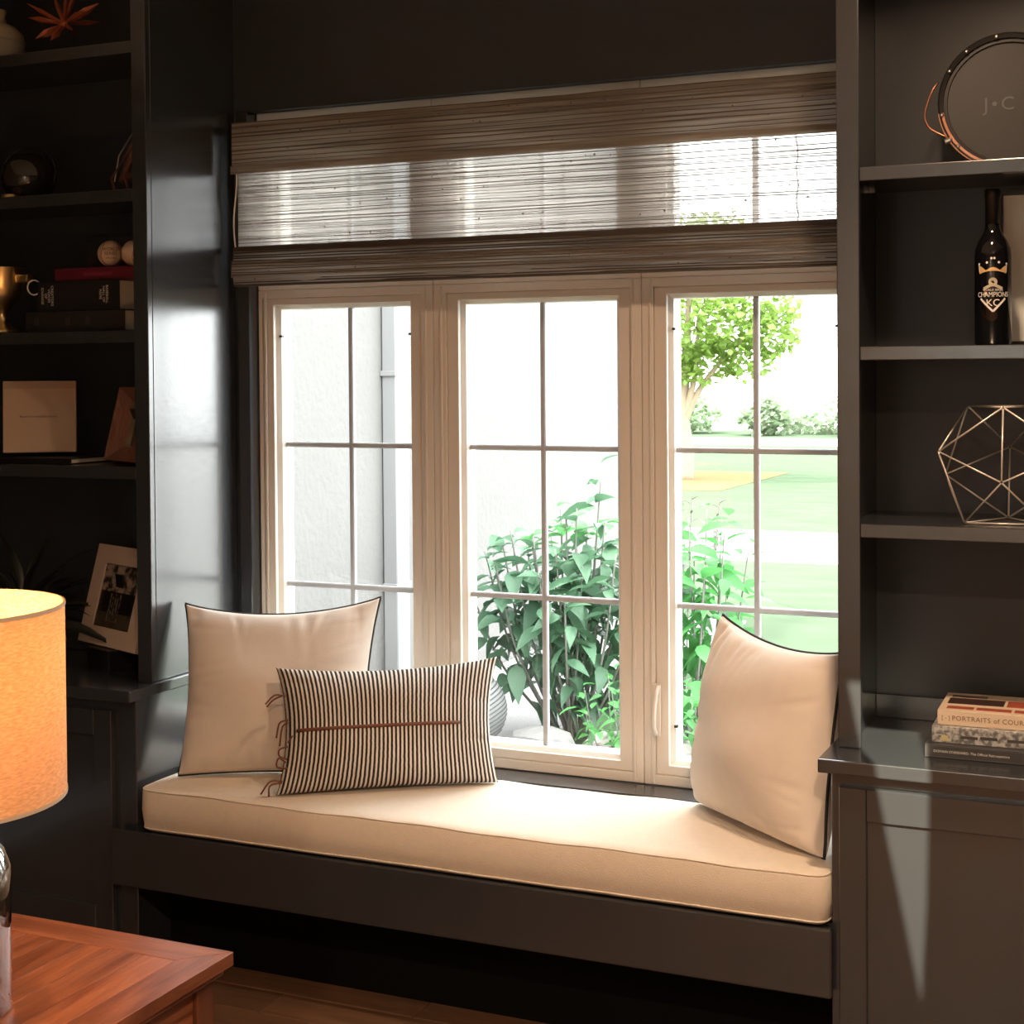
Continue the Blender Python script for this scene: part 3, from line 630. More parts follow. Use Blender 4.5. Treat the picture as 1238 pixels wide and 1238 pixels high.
for i in range(12):
    xa, xb = -.030+.060*i/12, -.030+.060*(i+1)/12
    lo_ = lambda x: cz-.003+.006*(1-(x/.03)**2); hi_ = lambda x: cz+.0035+.0075*abs(math.cos(x/.03*math.pi*1.0))**1.2+.004*(x/.03)**2
    band.append([(xa, lo_(xa)), (xb, lo_(xb)), (xb, hi_(xb)), (xa, hi_(xa))])
decal('crown', band, GPRINT)
decal('crown_tips', [dot(x, z, .0026) for x, z in ((-.031, .174), (-.0125, .177), (.0125, .177), (.031, .174), (-.003, .186), (.003, .186))]+strip((-.03, .156), (-.0315, .172), .002, 2)+strip((.03, .156), (.0315, .172), .002, 2), WPRINT)
decal('trophy', [dot(0, .135, .0095, 16)]+strip((-.02, .121), (0, .130), .006, 4)+strip((.02, .121), (0, .130), .006, 4), mat('pale_gold_print', (.45, .40, .30), .4))
decal('home_plate', strip((-.027, .100), (0, .072), .0042)+strip((.027, .100), (0, .072), .0042), WPRINT)
def wrap_text(name, body, size, z, m, lift=.0008, sx=1):
    me = text_mesh(body, size, .0002)
    for vv in me.vertices:
        r = BR_+lift+vv.co.z; a = cam_ang+vv.co.x*sx/BR_; vv.co = (r*math.cos(a), r*math.sin(a), z+vv.co.y)
    return link(name, me, m, bt)
wrap_text('lettering', 'CHAMPIONS', .0150, .108, WPRINT, sx=.80); wrap_text('lettering', 'WORLD SERIES', .0062, .118, WPRINT); wrap_text('lettering', 'KC', .021, .090, WPRINT, .001)
# pale framed picture behind the bottle
pf = thing('picture_frame', 'black framed pale grey picture behind the wine bottle', 'picture frame', (-.20, 3.610, SH_R['mid']+.0005))
f = MB(); ring(f, -.210, .21, 0, .348, -.200, .20, .010, .338, -.012, .008); f.build('frame', BLACK, pf, .001)
bx('glazed_picture', (-.1995, .1995, -.002, .006, .0105, .3375), mat('pale_print', (.86, .90, .89), .3), pf, 0)
# wire polyhedron
ic = thing('wire_polyhedron', 'silver and copper wire polyhedron ornament on the right shelf', 'ornament', (-.380, 3.475, SH_R['low']+.0008))
ph = (1+5**.5)/2; V = [Vector(p).normalized() for p in [(-1, ph, 0), (1, ph, 0), (-1, -ph, 0), (1, -ph, 0), (0, -1, ph), (0, 1, ph), (0, -1, -ph), (0, 1, -ph), (ph, 0, -1), (ph, 0, 1), (-ph, 0, -1), (-ph, 0, 1)]]
# turn so that it rests on a face
E_ = [(i, j) for i in range(12) for j in range(i+1, 12) if (V[i]-V[j]).length < 1.2]
tri = (0, 1, 5)
nf = (V[tri[0]]+V[tri[1]]+V[tri[2]]).normalized(); q = nf.rotation_difference(Vector((0, 0, -1)))
IR = .158; V = [Matrix.Rotation(R(3), 3, 'Z') @ (q @ v) for v in V]; zmin = min(v.z for v in V); V = [Vector((v.x*IR, v.y*IR, (v.z-zmin)*IR+.002)) for v in V]
WIRE = mat('champagne_wire', (.84, .79, .73), .35, .55)
for i, j in E_: MB().tube([V[i].lerp(V[j], .02), V[i].lerp(V[j], .98)], .0020, 6).build('rod', WIRE, ic, smooth=True)
# books on the counter
def flat_book(name, label, x0, y0, z0, w, d, h, cover, pages, rz=0, group=None, spine_front=True):
    b = thing(name, label, 'book', (x0, y0, z0), rz, group)
    c = .0025
    bx('cover', (0, w, 0, d, 0, c), cover, b, .0006); bx('cover', (0, w, 0, d, h-c, h), cover, b, .0006)
    bx('spine', (0, w, 0, c, c+.0002, h-c-.0002), cover, b, .0004)
    bx('pages', (.004, w-.004, c+.0004, d-.004, c+.0003, h-c-.0003), pages, b, 0)
    return b
DKCOV = mat('charcoal_cloth_cover', (.045, .045, .05), .5); CRCOV = mat('cream_jacket', (.76, .62, .47), .45); GRCOV = photo_mat('mottled_grey_jacket', ((.13, .14, .145), (.50, .51, .51)), 90)
b1 = flat_book('book', 'dark grey coffee-table book, lowest of the three stacked books', -.532, 3.338, ZC+.0006, .34, .235, .0275, DKCOV, PAPER, R(1.0))
text_on('lettering', 'DOMAIN STANDARD: The Official Retrospective', .0075, WPRINT, b1, (.018, -.0006, .014), align='LEFT', extrude=.0002)
for ch in list(b1.children):
    if ch.name.startswith('lettering'): b1l = ch
z2 = ZC+.0006+.0275+.0004
b2 = flat_book('book', 'mottled grey patterned book between the cream and dark grey books', -.521, 3.362, z2, .28, .20, .034, GRCOV, PAPER, R(1.5))
bx('emblem', (.020, .034, -.0008, -.0002, .004, .016), mat('yellow_emblem', (.55, .52, .25), .5), b2, 0)
for xx, ss in ((.06, .010), (.10, .012), (.155, .010), (.2, .012)):
    bx('print_band', (xx, xx+.035, -.0007, -.0002, .006+ss*.5, .010+ss*.7), mat('black_print', (.06, .06, .06), .6), b2, 0)
text_on('lettering', 'Signature', .006, WPRINT, b2, (.006, -.0006, .017), align='LEFT', extrude=.0002)
z3 = z2+.034+.0004
b3 = flat_book('book', 'cream book with red cover pictures on top of the stacked books', -.512, 3.382, z3, .25, .19, .031, CRCOV, PAPER, R(1.5))
BRTXT = mat('brown_print', (.20, .13, .09), .6)
text_on('lettering', 'PORTRAITS of COURAGE', .0145, BRTXT, b3, (.030, -.0006, .015), align='LEFT', extrude=.0002, spacing=1.1)
text_on('lettering', '[ - ]', .012, BRTXT, b3, (.008, -.0006, .015), align='LEFT', extrude=.0002)
REDPIC = mat('red_cover_picture', (.42, .09, .05), .35, var=.6, scale=45); DRKPIC = mat('dark_cover_picture', (.045, .02, .018), .3, var=.5, scale=30)
for (a, b_, c_, d_, m_) in ((.016, .072, .022, .048, REDPIC), (.078, .150, .022, .048, REDPIC), (.156, .22, .022, .048, REDPIC), (.012, .130, .075, .135, DRKPIC), (.136, .22, .075, .135, REDPIC), (.014, .09, .145, .165, DRKPIC)):
    bx('cover_picture', (a, b_, c_, d_, .0311, .0316), m_, b3, 0)

# ================================================================== things on the left shelves
S1, S2, S3, S4 = 2.488+.0006, 2.092+.0006, 1.712+.0006, 1.342+.0006
va = thing('ceramic_vase', 'cream ceramic vase on the top left shelf', 'vase', (-3.215, 3.50, S1))
MB().lathe([(.05, 0), (.085, .006), (.086, .075), (.082, .10), (.06, .122), (.035, .132), (.030, .150), (.036, .17), (.030, .17), (.026, .15), (.02, .13)], 40).build('body', mat('cream_glaze', (.52, .46, .33), .35, var=.15, scale=12), va, smooth=True)
MB().lathe([(.087, .073), (.0885, .076), (.087, .079)], 40, cap=False).build('shoulder_ridge', mat('cream_glaze_ridge', (.45, .40, .28), .4), va)
# copper starburst
st = thing('starburst_ornament', 'copper starburst ornament on the top left shelf', 'ornament', (-2.925, 3.46, S1)); sc_ = Vector((0, 0, .095))
CAND = [Vector(d).normalized() for d in [(.95, -.3, .18), (.55, -.5, .75), (.75, -.5, -.35), (-.1, -.8, -.55), (.1, -.7, -.62), (-.75, -.4, -.45), (-.9, -.2, .2), (.2, .3, 1), (-.5, .2, .85), (.4, .9, .2), (-.3, .9, -.1), (.85, .4, .55), (-.5, -.75, .4)]]
for d in CAND:
    L_ = .115 if d.z > -.3 else .092; a = d.orthogonal().normalized(); b_ = d.cross(a); mb = MB(); w = .013
    ring_ = [sc_+d*.012+(a*math.cos(k*math.pi/2)+b_*math.sin(k*math.pi/2))*.005 for k in range(4)]+[sc_+d*L_*.62+(a*math.cos(k*math.pi/2)+b_*math.sin(k*math.pi/2))*w*(.9 if k % 2 else .5) for k in range(4)]+[sc_+d*L_]
    mb.add(ring_, [(0, 1, 2, 3)]+[(k, (k+1) % 4, 4+(k+1) % 4, 4+k) for k in range(4)]+[(4+k, 4+(k+1) % 4, 8) for k in range(4)]); mb.build('ray', mat('rust_copper', (.42, .12, .06), .42, .5) if d is CAND[0] else bpy.data.materials['rust_copper'], st)
MB().lathe([(.001, -.016), (.012, -.011), (.016, 0), (.012, .011), (.001, .016)], 12).xf(Matrix.Translation(sc_)).build('core', bpy.data.materials['rust_copper'], st)
# dark glass bowl with ring
bw = thing('glass_orb', 'dark glass orb with a silver rim on the second left shelf', 'ornament', (-3.085, 3.49, S2))
MB().lathe([(.03, 0), (.055, .012), (.073, .04), (.078, .07), (.070, .105), (.05, .13), (.02, .142), (.001, .144)], 36).build('orb', mat('smoked_glass', (.02, .018, .012), .08, spec=.8), bw, smooth=True)
MB().lathe([(.0785, .0), (.0805, .002), (.0785, .006)], 48, cap=False).xf(Matrix.Translation((0, 0, .082)) @ Matrix.Rotation(R(82), 4, 'X') @ Matrix.Rotation(R(20), 4, 'Y')).build('rim', STEEL, bw)
MB().lathe([(.04, 0), (.05, .003), (.045, .02), (.001, .022)], 24).xf(Matrix.Translation((.0, -.075, .002)) @ Matrix.Scale(.55, 4)).build('gold_foot', GOLD, bw)
# small leaning easel frame at the right end of the second shelf
ef = thing('easel_frame', 'small red-brown frame leaning on an easel at the end of the second left shelf', 'picture frame', (-2.735, 3.50, S2), R(-30))
tl = Matrix.Translation((0, 0, .045)) @ Matrix.Rotation(R(-20), 4, 'X')
f = MB(); ring(f, -.065, .065, 0, .165, -.048, .048, .017, .148, -.008, .006); f.xf(tl).build('frame', FRAMEW, ef, .001)
MB().box(-.048, .048, -.001, .004, .017, .148).xf(tl).build('picture', mat('dark_red_print', (.05, .02, .02), .3, var=.5, scale=30), ef)
MB().tube([(-.05, -.02, .002), (-.045, -.035, .05), (-.03, .02, .15)], .004, 6).build('easel_leg', LEATHER, ef); MB().tube([(.05, -.02, .002), (.045, -.035, .05), (.03, .02, .15)], .004, 6).build('easel_leg', LEATHER, ef)
MB().tube([(0, .11, .002), (0, .035, .17)], .004, 6).build('easel_leg', LEATHER, ef); MB().tube([(-.07, -.016, .046), (-.068, -.003, .12), (-.066, .048, .205)], .0022, 5).build('metal_edge', STEEL, ef)
# stacked books, third shelf
MAROON = mat('maroon_cover', (.10, .006, .022), .5); BLKC = mat('black_cover', (.008, .008, .009), .5); BLKC2 = mat('black_cloth_cover', (.012, .011, .011), .7)
k1 = flat_book('book', 'thick black book at the bottom of the left shelf stack', -3.02, 3.395, S3, .345, .24, .058, BLKC2, PAPER)
for xx in (.03, .14, .21): bx('emblem', (xx, xx+.018, -.0008, -.0002, .018, .040), mat('faint_print', (.03, .028, .027), .6) if xx == .03 else bpy.data.materials['faint_print'], k1, 0)
k2 = flat_book('book', 'black book with white spine lettering in the left shelf stack', -2.985, 3.405, S3+.0585, .285, .225, .083, BLKC, PAPER)
for xx, tx in ((.035, 'CREATORS\nVOICES\nOF\nCHANGE'), (.232, 'BASEBALL\nHALL OF\nFAME')):
    text_on('lettering', tx, .0115, WPRINT, k2, (xx, -.0007, .043), rot=(R(90), R(90), 0), extrude=.0002)
k3 = flat_book('book', 'maroon book on top of the left shelf stack', -2.935, 3.42, S3+.1420, .285, .18, .036, MAROON, PAPER)
bx('print_band', (.10, .20, -.0008, -.0002, .013, .022), mat('dim_red_print', (.20, .02, .05), .5), k3, 0)
BALL = mat('aged_baseball_leather', (.56, .42, .32), .6, var=.1, scale=15); STITCH = mat('red_stitching', (.30, .05, .04), .7)
def baseball(label, loc, lettered, rz=0):
    b = thing('baseball', label, 'baseball', loc, rz, 'baseballs on the left shelf'); r = .0365
    MB().lathe([(max(.0005, r*math.sin(math.pi*i/18)), r-r*math.cos(math.pi*i/18)) for i in range(19)], 28).build('ball', BALL, b, smooth=True)
    pts = []
    for i in range(60):
        t = 2*math.pi*i/60; a = .44; x = math.cos(t)+a*math.cos(3*t)*.0; 
        th_ = math.pi/2-(math.pi/2-a)*math.cos(t); ph_ = t/2*0+ (t/2+a*math.sin(2*t))
        p = Vector((math.sin(math.pi/2-(math.pi/2-.4)*math.cos(2*t))*math.cos(t+.4*math.sin(4*t)), math.sin(math.pi/2-(math.pi/2-.4)*math.cos(2*t))*math.sin(t+.4*math.sin(4*t)), math.cos(math.pi/2-(math.pi/2-.4)*math.cos(2*t))))
        pts.append(p*(r+.0002)+Vector((0, 0, r)))
    MB().tube(pts, .0011, 4, close=True).build('stitching', STITCH, b)
    if lettered:
        for tx, zz, s in (('WORLD', .010, .0125), ('SERIES', -.002, .0125), ('official ball', -.014, .007)):
            me = text_mesh(tx, s, .0001)
            for vv in me.vertices:
                x, z = vv.co.x, vv.co.y+zz; y = -math.sqrt(max(1e-6, (r+.0006)**2-x*x-z*z)); vv.co = (x, y, r+z)
            link('lettering', me, BLACK, b)
    return b
zb = S3+.1785
cs_ = thing('display_case', 'clear acrylic display case around the baseball on the maroon book', 'display case', (-2.775, 3.465, zb))
for d in ((-.046, .046, -.046, .046, 0, .002), (-.046, .046, -.046, .046, .088, .090), (-.046, -.044, -.0459, .0459, .0021, .0879), (.044, .046, -.0459, .0459, .0021, .0879), (-.0439, .0439, .044, .0459, .0021, .0879)):
    bx('acrylic_wall', d, CASEGLASS, cs_, 0)
baseball('lettered baseball inside the clear case on the maroon book', (-2.775, 3.465, zb+.0025), True, R(38))
baseball('stitched baseball at the right end of the maroon book', (-2.690, 3.462, zb+.0006), False, R(75))
# brass cup
cu_ = thing('brass_cup', 'brass loving cup with a ring handle on the third left shelf', 'cup', (-3.155, 3.45, S3))
MB().lathe([(.045, 0), (.047, .008), (.03, .02), (.014, .035), (.014, .06), (.03, .08), (.052, .105), (.062, .14), (.064, .185), (.068, .19), (.061, .189), (.057, .14), (.02, .1)], 36).build('bowl', GOLD, cu_, smooth=True)
bx('handle_bracket', (.058, .105, -.012, .012, .145, .168), GOLD, cu_, .005, 2)
MB().tube([(.118, .0+.018*math.cos(a), .130+.021*math.sin(a)) for a in [2*math.pi*i/24 for i in range(24)]], .0025, 6, close=True).xf(Matrix.Translation((.118, 0, 0)) @ Matrix.Rotation(R(-60), 4, 'Z') @ Matrix.Translation((-.118, 0, 0))).build('ring_handle', STEEL, cu_, smooth=True)
# cream box on a dark book
kb = flat_book('book', 'black book lying under the cream box on the fourth left shelf', -3.170, 3.40, S4, .30, .20, .016, BLKC, PAPER)
cb = thing('keepsake_box', 'cream square box with one small line of print on its lid', 'box', (-3.028, 3.455, S4+.0165), R(36))
CRM = mat('cream_box_card', (.56, .42, .31), .8); tl = Matrix.Rotation(R(-5), 4, 'X')
MB().box(-.099, .099, .0302, .045, .012, .2155).xf(tl).build('tray', CRM, cb, .002); MB().box(-.101, .101, 0, .030, .012, .217).xf(tl).build('lid', CRM, cb, .002)
MB().box(-.099, .099, -.0006, .0, .195, .215).xf(tl).build('lid_edge', mat('cream_edge', (.45, .34, .25), .8), cb)
tx = text_on('lettering', 'Beyond the beautiful journey', .0088, mat('dark_brown_print', (.08, .05, .04), .7), cb, (0, -.001, .115), rot=(R(85), 0, 0), extrude=.0002); tx.location = tl @ Vector((-.004, -.0008, .115))
# wooden photo frame
wf = thing('picture_frame', 'deep reddish wooden picture frame with a small photo on the fourth left shelf', 'picture frame', (-2.735, 3.470, S4), R(-26))
tl = Matrix.Translation((0, 0, .003)) @ Matrix.Rotation(R(-14), 4, 'X')
def slope_board(p, name):
    MB().add([tl @ Vector(q) for q in p], [(0, 1, 2, 3), (7, 6, 5, 4), (0, 4, 5, 1), (1, 5, 6, 2), (2, 6, 7, 3), (3, 7, 4, 0)]).build(name, FRAMEW, wf)
w_, h_, iw, ih = .082, .210, .042, .070
O = [(-w_, 0), (w_, 0), (w_, h_), (-w_, h_)]; I = [(-iw, h_/2-ih+.01), (iw, h_/2-ih+.01), (iw, h_/2+ih), (-iw, h_/2+ih)]
for i in range(4):
    j = (i+1) % 4
    slope_board([(O[i][0], -.030, O[i][1]), (O[j][0], -.030, O[j][1]), (I[j][0], .002, I[j][1]), (I[i][0], .002, I[i][1]), (O[i][0], .010, O[i][1]), (O[j][0], .010, O[j][1]), (I[j][0], .010, I[j][1]), (I[i][0], .010, I[i][1])], 'moulding')
MB().box(-iw, iw, .003, .008, h_/2-ih+.01, h_/2+ih).xf(tl).build('photo', photo_mat('olive_photo', ((.25, .2, .12), (.40, .34, .22))), wf)
MB().box(.0, .034, .001, .0028, h_/2-ih+.012, h_/2+ih*.5).xf(tl).build('dark_figure_print', photo_mat('dark_photo', ((.012, .012, .014), (.06, .05, .045)), 60), wf)
MB().box(-.02, .02, .012, .016, .0, .16).xf(Matrix.Translation((0, .07, 0)) @ Matrix.Rotation(R(22), 4, 'X')).build('strut', BLACK, wf)
# white matted photo on the counter
mf = thing('picture_frame', 'wide cream matted photograph of trees leaning on the left countertop', 'picture frame', (-2.820, 3.483, ZC+.0006), R(-22))
tl = Matrix.Translation((0, 0, .058)) @ Matrix.Rotation(R(-15), 4, 'X'); w_, h_ = .160, .285
f = MB(); ring(f, -w_, w_, 0, h_, -.100, .100, .052, .232, -.006, .006); f.xf(tl).build('mat_board', mat('cream_mat', (.60, .47, .38), .8), mf, .0008)
MB().box(-.100, .100, .0, .004, .052, .232).xf(tl).build('photo', mat('night_photo', (.012, .011, .01), .3), mf)
MB().box(-.099, .099, -.0012, -.0002, .155, .231).xf(tl).build('foliage_print', photo_mat('foliage_photo', ((.03, .025, .02), (.40, .33, .26)), 45), mf)
MB().box(-.099, .099, -.0012, -.0002, .053, .095).xf(tl).build('lawn_print', photo_mat('lawn_photo', ((.05, .04, .025), (.08, .065, .04)), 20), mf)
for i in range(5): MB().box(-.040+i*.013, -.034+i*.013, -.0014, -.0003, .070, .150-.01*(i % 2)).xf(tl).build('figure_print', photo_mat('figures_photo%d' % i, ((.02, .02, .02), (.2, .17, .14)), 90) if i == 0 else bpy.data.materials['figures_photo0'], mf)
MB().box(-.06, .06, -.03, .06, 0, .0565).build('stand', BLACK, mf, .003)
MB().box(-.02, .02, .012, .016, .06, .26).xf(Matrix.Translation((0, .05, .0)) @ Matrix.Rotation(R(5), 4, 'X')).build('strut', BLACK, mf)

# leaves: shared meshes
def leaf_mesh(name, L_, W, fold, droop, n=5):
    v = []; f = []
    for i in range(n+1):
        t = i/n; w = W*math.sin(math.pi*min(1, t**.8))*(1-.25*t) if 0 < i < n else 0.0004
        x = L_*t; z = -droop*t*t*L_
        v += [(x, -w/2, z+fold*w), (x, 0, z), (x, w/2, z+fold*w)]
    for i in range(n):
        a = 3*i; f += [(a, a+1, a+4, a+3), (a+1, a+2, a+5, a+4)]
    me = bpy.data.meshes.new(name); me.from_pydata(v, [], f); me.polygons.foreach_set('use_smooth', [True]*len(me.polygons)); me.update(); return me
def place(me_v, me_f, M, mb): mb.add([M @ Vector(p) for p in me_v], me_f)
def leaf_M(p, d, roll, s):
    d = d.normalized(); q = d.to_track_quat('X', 'Z'); return Matrix.Translation(p) @ q.to_matrix().to_4x4() @ Matrix.Rotation(roll, 4, 'X') @ Matrix.Scale(s, 4)
# dark plant behind the lamp
pp = thing('potted_plant', 'dark leafy potted plant on the left countertop behind the lampshade', 'plant', (-3.08, 3.44, ZC+.0006))
MB().lathe([(.05, 0), (.06, .004), (.075, .11), (.08, .115), (.07, .113), (.06, .1), (.001, .098)], 28).build('pot', BLACK, pp, smooth=True)
lmD = leaf_mesh('frond_leaf', .16, .030, .25, .35); lmD.materials.append(LEAF_D)
rnd = random.Random(12)
for i in range(46):
    a = rnd.uniform(0, 2*math.pi); el = rnd.uniform(.1, 1.4); d = Vector((math.cos(a)*math.cos(el), math.sin(a)*math.cos(el), math.sin(el)))
    p = Vector((0, 0, .11))+d*rnd.uniform(.02, .14); lf = link('leaf', lmD, None, pp); lf.matrix_local = leaf_M(p, d+Vector((0, 0, -.2)), rnd.uniform(-.6, .6), rnd.uniform(.7, 1.25))
for d, p, s in ((Vector((1, -.35, -.42)), Vector((.175, -.075, .150)), .5), (Vector((.8, -.3, -.75)), Vector((.165, -.075, .128)), .45)):
    lf = link('leaf', lmD, None, pp); lf.matrix_local = leaf_M(p, d, 0, s)
MB().tube(fan_curve([(0, 0, .10), (.06, -.03, .16), (.13, -.06, .165), (.175, -.075, .150)], 5), .002, 5).build('stem', STEM, pp); MB().tube(fan_curve([(0, 0, .10), (.07, -.035, .14), (.165, -.075, .128)], 5), .002, 5).build('stem', STEM, pp)

# ================================================================== outdoors
ZG = -.35
LAWN = mat('lawn_grass', (.078, .108, .068), .9, spec=0, var=.25, scale=3.5, bump=.3, bscale=60, stretch=(.4, 1, 1))
CONC = mat('pale_concrete', (.36, .35, .335), .9, var=.06, scale=2)
def ground(name, x0, x1, y0, y1, z0, z1, m, label): return tag(bx(name, (x0, x1, y0, y1, z0, z1), m, bevel=0), label, kind='structure')
ground('ground_lawn', -60, 60, 3.96, 47.5, ZG-.25, ZG, LAWN, 'green lawn outside the window')
ground('ground_driveway', -14, 40, 15.1, 17.95, ZG+.0005, ZG+.012, CONC, 'pale driveway strip crossing the lawn')
ground('ground_reflector_apron', 1.2, 40, 6.0, 15.1, ZG+.0005, ZG+.012, CONC, 'unseen pale concrete added to brighten the reflection on the left bookcase')  # out-of-view pale ground added as a reflector for the left bookcase side
ground('ground_reflector_court', 1.2, 40, 17.95, 38.0, ZG+.0005, ZG+.012, CONC, 'unseen pale concrete added farther out to brighten the same reflection')  # more unseen pale ground added for that reflection
ground('ground_street', -60, 60, 38.0, 42.0, ZG+.0005, ZG+.010, CONC, 'pale street along the far edge of the lawn')
ground('ground_dirt_patch', -10.5, -6.95, 23.6, 28.2, ZG+.0005, ZG+.009, mat('straw_bare_earth', (.15, .125, .066), .95, spec=0, var=.15, scale=3), 'bare straw-coloured ground under the tree')
ground('ground_gravel_bed', -4.18, -3.15, 3.97, 11.4, ZG+.0005, ZG+.02, mat('white_gravel', (.25, .245, .24), .95, var=.2, scale=60, bump=.5, bscale=70), 'white gravel bed along the stucco wing')
STUC = mat('white_stucco', (.165, .160, .154), .95, var=.05, scale=7, bump=.55, bscale=26)
tag(bx('wall_stucco_wing', (-4.6, -4.2, 3.93, 11.5, ZG-.2, 4.2), STUC, bevel=.01), 'white stucco wing of the house outside the window', kind='structure')
ds = thing('downspout', 'white rectangular downspout on the stucco wall outside the left casement', 'downspout', (-4.15, 7.66, ZG+.02))
bx('pipe', (-.045, .045, -.075, .075, 0.0, 4.2), mat('downspout_white', (.26, .26, .26), .5), ds, .006); 
for z in (.7, 1.9, 3.2): bx('strap', (-.049, .049, -.09, .09, z, z+.03), bpy.data.materials['downspout_white'], ds, .002)
# hydrangea bush
LM = [leaf_mesh('broad_leaf', .165, .098, .18, .45), leaf_mesh('broad_leaf_small', .125, .072, .25, .5), leaf_mesh('broad_leaf_flat', .175, .090, .12, .3)]
LMb = []
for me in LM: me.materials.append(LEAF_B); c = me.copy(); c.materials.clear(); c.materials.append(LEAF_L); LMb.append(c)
def shrub(name, label, loc, stems, leafset, extra=0, seed=0, per=14, topset=None, group=None, toph=.9, cap=296):
    s = thing(name, label, 'shrub', loc); s['group'] = group or 'shrubs outside the window'; rnd = random.Random(seed); count = 0; st_mb = None; rest = MB()
    for (dx, dy, h, r) in stems:
        top = Vector((dx, dy, h)); base = Vector((dx*.12+rnd.uniform(-.04, .04), dy*.12+rnd.uniform(-.04, .04), 0)); mid = base.lerp(top, .5)+Vector((dx*.12, dy*.12, -.02*h))
        c = fan_curve([base, mid, top], 8); MB().tube(c, [r*(1-.6*i/(len(c)-1)) for i in range(len(c))], 5).build('stem', STEM, s, smooth=True)
        for k in range(per):
            t = .30+.70*(k/(per-1))**.65; p = c[min(len(c)-1, int(t*(len(c)-1)))]; a = k*2.4+rnd.uniform(-.4, .4)
            el = rnd.uniform(.3, .8) if t > .9 else rnd.uniform(-.5, .3)-1.0*max(0, .75-t)
            d = Vector((math.cos(a)*math.cos(el), math.sin(a)*math.cos(el), math.sin(el)))
            p = p+d*.02+Vector((rnd.uniform(-.03, .03), rnd.uniform(-.03, .03), rnd.uniform(-.02, .02)))
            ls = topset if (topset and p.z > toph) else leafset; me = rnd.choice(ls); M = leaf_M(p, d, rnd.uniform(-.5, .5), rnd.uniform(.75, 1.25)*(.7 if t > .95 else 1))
            if count < cap: lf = link('leaf', me, None, s); lf.matrix_local = M; count += 1
            else: rest.add([M @ v.co for v in me.vertices], [tuple(p_.vertices) for p_ in me.polygons])
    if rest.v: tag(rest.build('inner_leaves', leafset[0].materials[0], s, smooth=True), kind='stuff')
    return s
rnd = random.Random(21)
stems = []
for i in range(26):
    a = i*2.4; q = math.sqrt((i+.5)/26); dx = .56*q*math.cos(a); dy = .45*q*math.sin(a); h = 1.16-.36*q*q+rnd.uniform(-.08, .10)
    stems.append((dx, dy, h, .010))
stems += [(.20, -.10, 1.42, .010), (.10, -.2, 1.22, .009), (-.42, -.2, .98, .009), (-.25, -.25, 1.1, .009), (.02, -.3, 1.02, .009)]
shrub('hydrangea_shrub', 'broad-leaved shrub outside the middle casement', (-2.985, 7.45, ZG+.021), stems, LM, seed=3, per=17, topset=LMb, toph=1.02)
rnd = random.Random(5)
stems = [(.34*math.sqrt((i+.5)/12)*math.cos(i*2.4), .30*math.sqrt((i+.5)/12)*math.sin(i*2.4), 1.20-.35*(i/12)+rnd.uniform(-.06, .08), .009) for i in range(12)]
shrub('leafy_shrub', 'bright green leafy shrub outside the right casement', (-2.36, 7.55, ZG+.001), stems, LMb, seed=9, per=16, toph=.2)
LS = [leaf_mesh('small_leaf', .085, .04, .2, .4)]; LS[0].materials.append(LEAF_L)
for i, (x, y, lab) in enumerate(((-2.20, 6.95, 'low bright green plant below the leafy shrub'), (-2.52, 6.85, 'low bright green plant between the two shrubs'))):
    stems = [(.22*math.cos(k*2.4)*math.sqrt((k+1)/9), .22*math.sin(k*2.4)*math.sqrt((k+1)/9), .50-.2*k/9, .005) for k in range(9)]
    shrub('low_plant', lab, (x, y, ZG+.001), stems, LS, seed=30+i, per=12)
sg = thing('sage_plant', 'grey flower spikes rising behind the bright green shrub', 'plant', (-2.62, 8.15, ZG+.001)); lmS = leaf_mesh('spike_leaf', .05, .014, .2, .2); lmS.materials.append(LEAF_G)
rnd = random.Random(2)
for i in range(12):
    dx, dy, h = rnd.uniform(-.18, .20), rnd.uniform(-.1, .1), rnd.uniform(.98, 1.42)
    MB().tube([(dx*.2, dy*.2, 0), (dx*.7, dy*.7, h*.6), (dx, dy, h)], .004, 5).build('spike_stem', STEM, sg)
    for k in range(14):
        t = .72+.28*k/14; a = k*2.4; lf = link('leaf', lmS, None, sg); lf.matrix_local = leaf_M(Vector((dx*t, dy*t, h*t)), Vector((math.cos(a), math.sin(a), .8)), 0, 1.1)
# striped ball, stand-in for a round striped shape in the pane; edging stones
sb = thing('striped_ball', 'round grey and white striped stand-in ball outside the glass behind the striped pillow', 'ball', (-3.40, 7.02, ZG+.021))
br = .20
MB().lathe([(max(.001, br*math.sin(math.pi*i/24)), br-br*math.cos(math.pi*i/24)) for i in range(25)], 40).build('ball', mat('ball_white', (.24, .24, .24), .7), sb, smooth=True)
Mt = Matrix.Translation((0, 0, br)) @ Matrix.Rotation(R(24), 4, Vector((.43, -.9, 0)))
for i in range(-9, 10):
    z = i*.0205; r_ = math.sqrt(max(1e-5, br*br-z*z))
    MB().lathe([(r_-.002, z-.0045), (r_+.002, z-.003), (r_+.002, z+.003), (r_-.002, z+.0045)], 40, cap=False).xf(Mt).build('stripe_band', mat('ball_grey', (.08, .08, .08), .7) if i == -9 else bpy.data.materials['ball_grey'], sb)
STONE = mat('grey_edging_stone', (.26, .25, .24), .9, var=.25, scale=9, bump=.5, bscale=18)
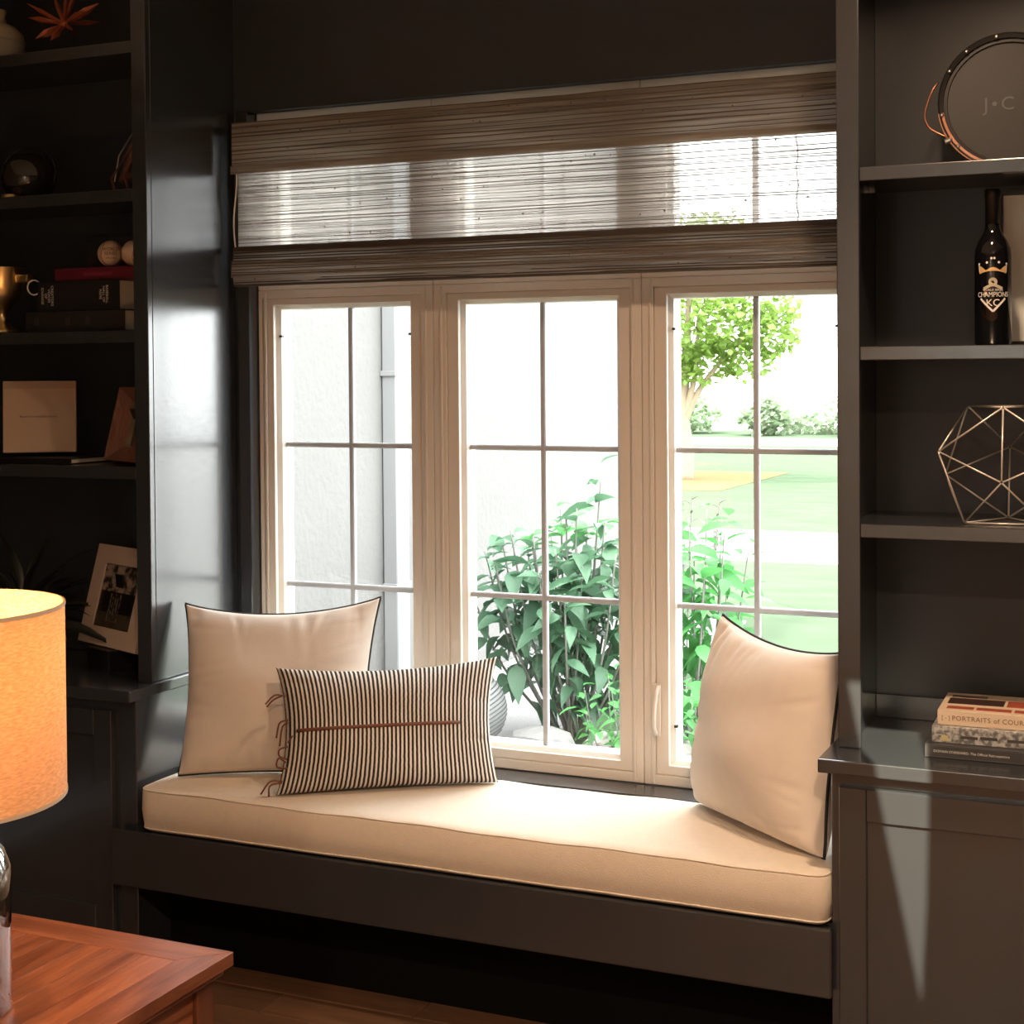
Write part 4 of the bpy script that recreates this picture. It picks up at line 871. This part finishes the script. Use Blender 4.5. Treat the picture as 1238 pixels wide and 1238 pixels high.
for i in range(3):
    rnd = random.Random(60+i); b = bmesh.new(); bmesh.ops.create_icosphere(b, subdivisions=2, radius=1)
    for v in b.verts: v.co = Vector((v.co.x*.17, v.co.y*.12, v.co.z*.09))*(1+rnd.uniform(-.10, .10))
    me = bpy.data.meshes.new('edging_stone'); b.to_mesh(me); b.free(); zm = min(v.co.z for v in me.vertices)
    tag(link('edging_stone', me, STONE, None, (-2.98+.37*i, 7.0+.02*math.sin(i*2), ZG-zm+.0005)), ['grey edging stone nearest the striped ball', 'grey edging stone in the middle of the row below the shrubs', 'grey edging stone nearest the low bright green plants'][i], 'stone', 'edging stones below the shrubs')
# tree with crown, far shrubs
def foliage(mb, c, rad, n, rnd, s, squash=.8, lm=None):
    for i in range(n):
        d = Vector((rnd.gauss(0, 1), rnd.gauss(0, 1), rnd.gauss(0, 1))).normalized(); p = Vector(c)+Vector((d.x*rad, d.y*rad, d.z*rad*squash))*rnd.uniform(.45, 1)**.6
        e = Vector((rnd.gauss(0, 1), rnd.gauss(0, 1), rnd.gauss(0, .6))).normalized(); M = leaf_M(p, e, rnd.uniform(-1, 1), s*rnd.uniform(.7, 1.3)); w = .42
        mb.add([M @ Vector(q_) for q_ in ((0, 0, 0), (.5, -w, .08), (1, 0, -.1), (.5, w, .08))], [(0, 1, 2, 3)])
tr = thing('maple_tree', 'yellow-green leafy tree on the lawn outside the right casement', 'tree', (-8.3, 26.0, ZG))
rnd = random.Random(17); fb = MB()
for c, r_, n in (((.1, 0, 2.9), 1.15, 900), ((-.9, .2, 3.3), 1.1, 700), ((.95, -.2, 2.75), .75, 520), ((1.55, 0, 2.55), .52, 300), ((.3, .2, 3.9), 1.1, 700), ((-.2, -.3, 2.1), .65, 360), ((.45, 0, 2.05), .5, 240), ((1.15, .1, 2.1), .45, 180), ((1.75, 0, 3.0), .35, 120), ((-1.4, 0, 2.6), .8, 300)):
    foliage(fb, c, r_, n, rnd, .15)
tag(fb.build('crown', LEAF_T, tr), kind='stuff')
MB().tube(fan_curve([(0, 0, 0), (.03, 0, .6), (-.02, 0, 1.2), (.05, 0, 2.2), (.1, 0, 3.2)], 6), [.17-.005*i for i in range(25)], 10).build('trunk', BARK, tr, smooth=True)
for pts in ([(0, 0, 1.0), (.3, 0, 1.6), (.9, 0, 2.3), (1.5, 0, 2.7)], [(0, 0, 1.2), (-.3, .1, 1.9), (-.9, .2, 2.8)], [(.02, 0, 1.1), (.25, -.1, 1.9), (.3, -.1, 2.9)]):
    c = fan_curve(pts, 6); MB().tube(c, [.07-.05*i/len(c) for i in range(len(c))], 7).build('branch', BARK, tr, smooth=True)
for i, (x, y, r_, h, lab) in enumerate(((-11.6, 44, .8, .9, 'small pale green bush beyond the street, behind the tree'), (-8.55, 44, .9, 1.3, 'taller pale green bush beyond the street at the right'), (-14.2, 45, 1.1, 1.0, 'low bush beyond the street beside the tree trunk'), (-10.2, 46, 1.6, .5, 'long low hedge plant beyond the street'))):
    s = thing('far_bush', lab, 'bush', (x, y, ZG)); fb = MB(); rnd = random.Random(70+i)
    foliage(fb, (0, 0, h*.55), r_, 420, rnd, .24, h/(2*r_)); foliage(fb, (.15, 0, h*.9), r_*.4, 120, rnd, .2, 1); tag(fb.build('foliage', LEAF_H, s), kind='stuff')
    MB().tube([(0, 0, 0), (0, 0, h*.5)], .05, 6).build('trunk', BARK, s)
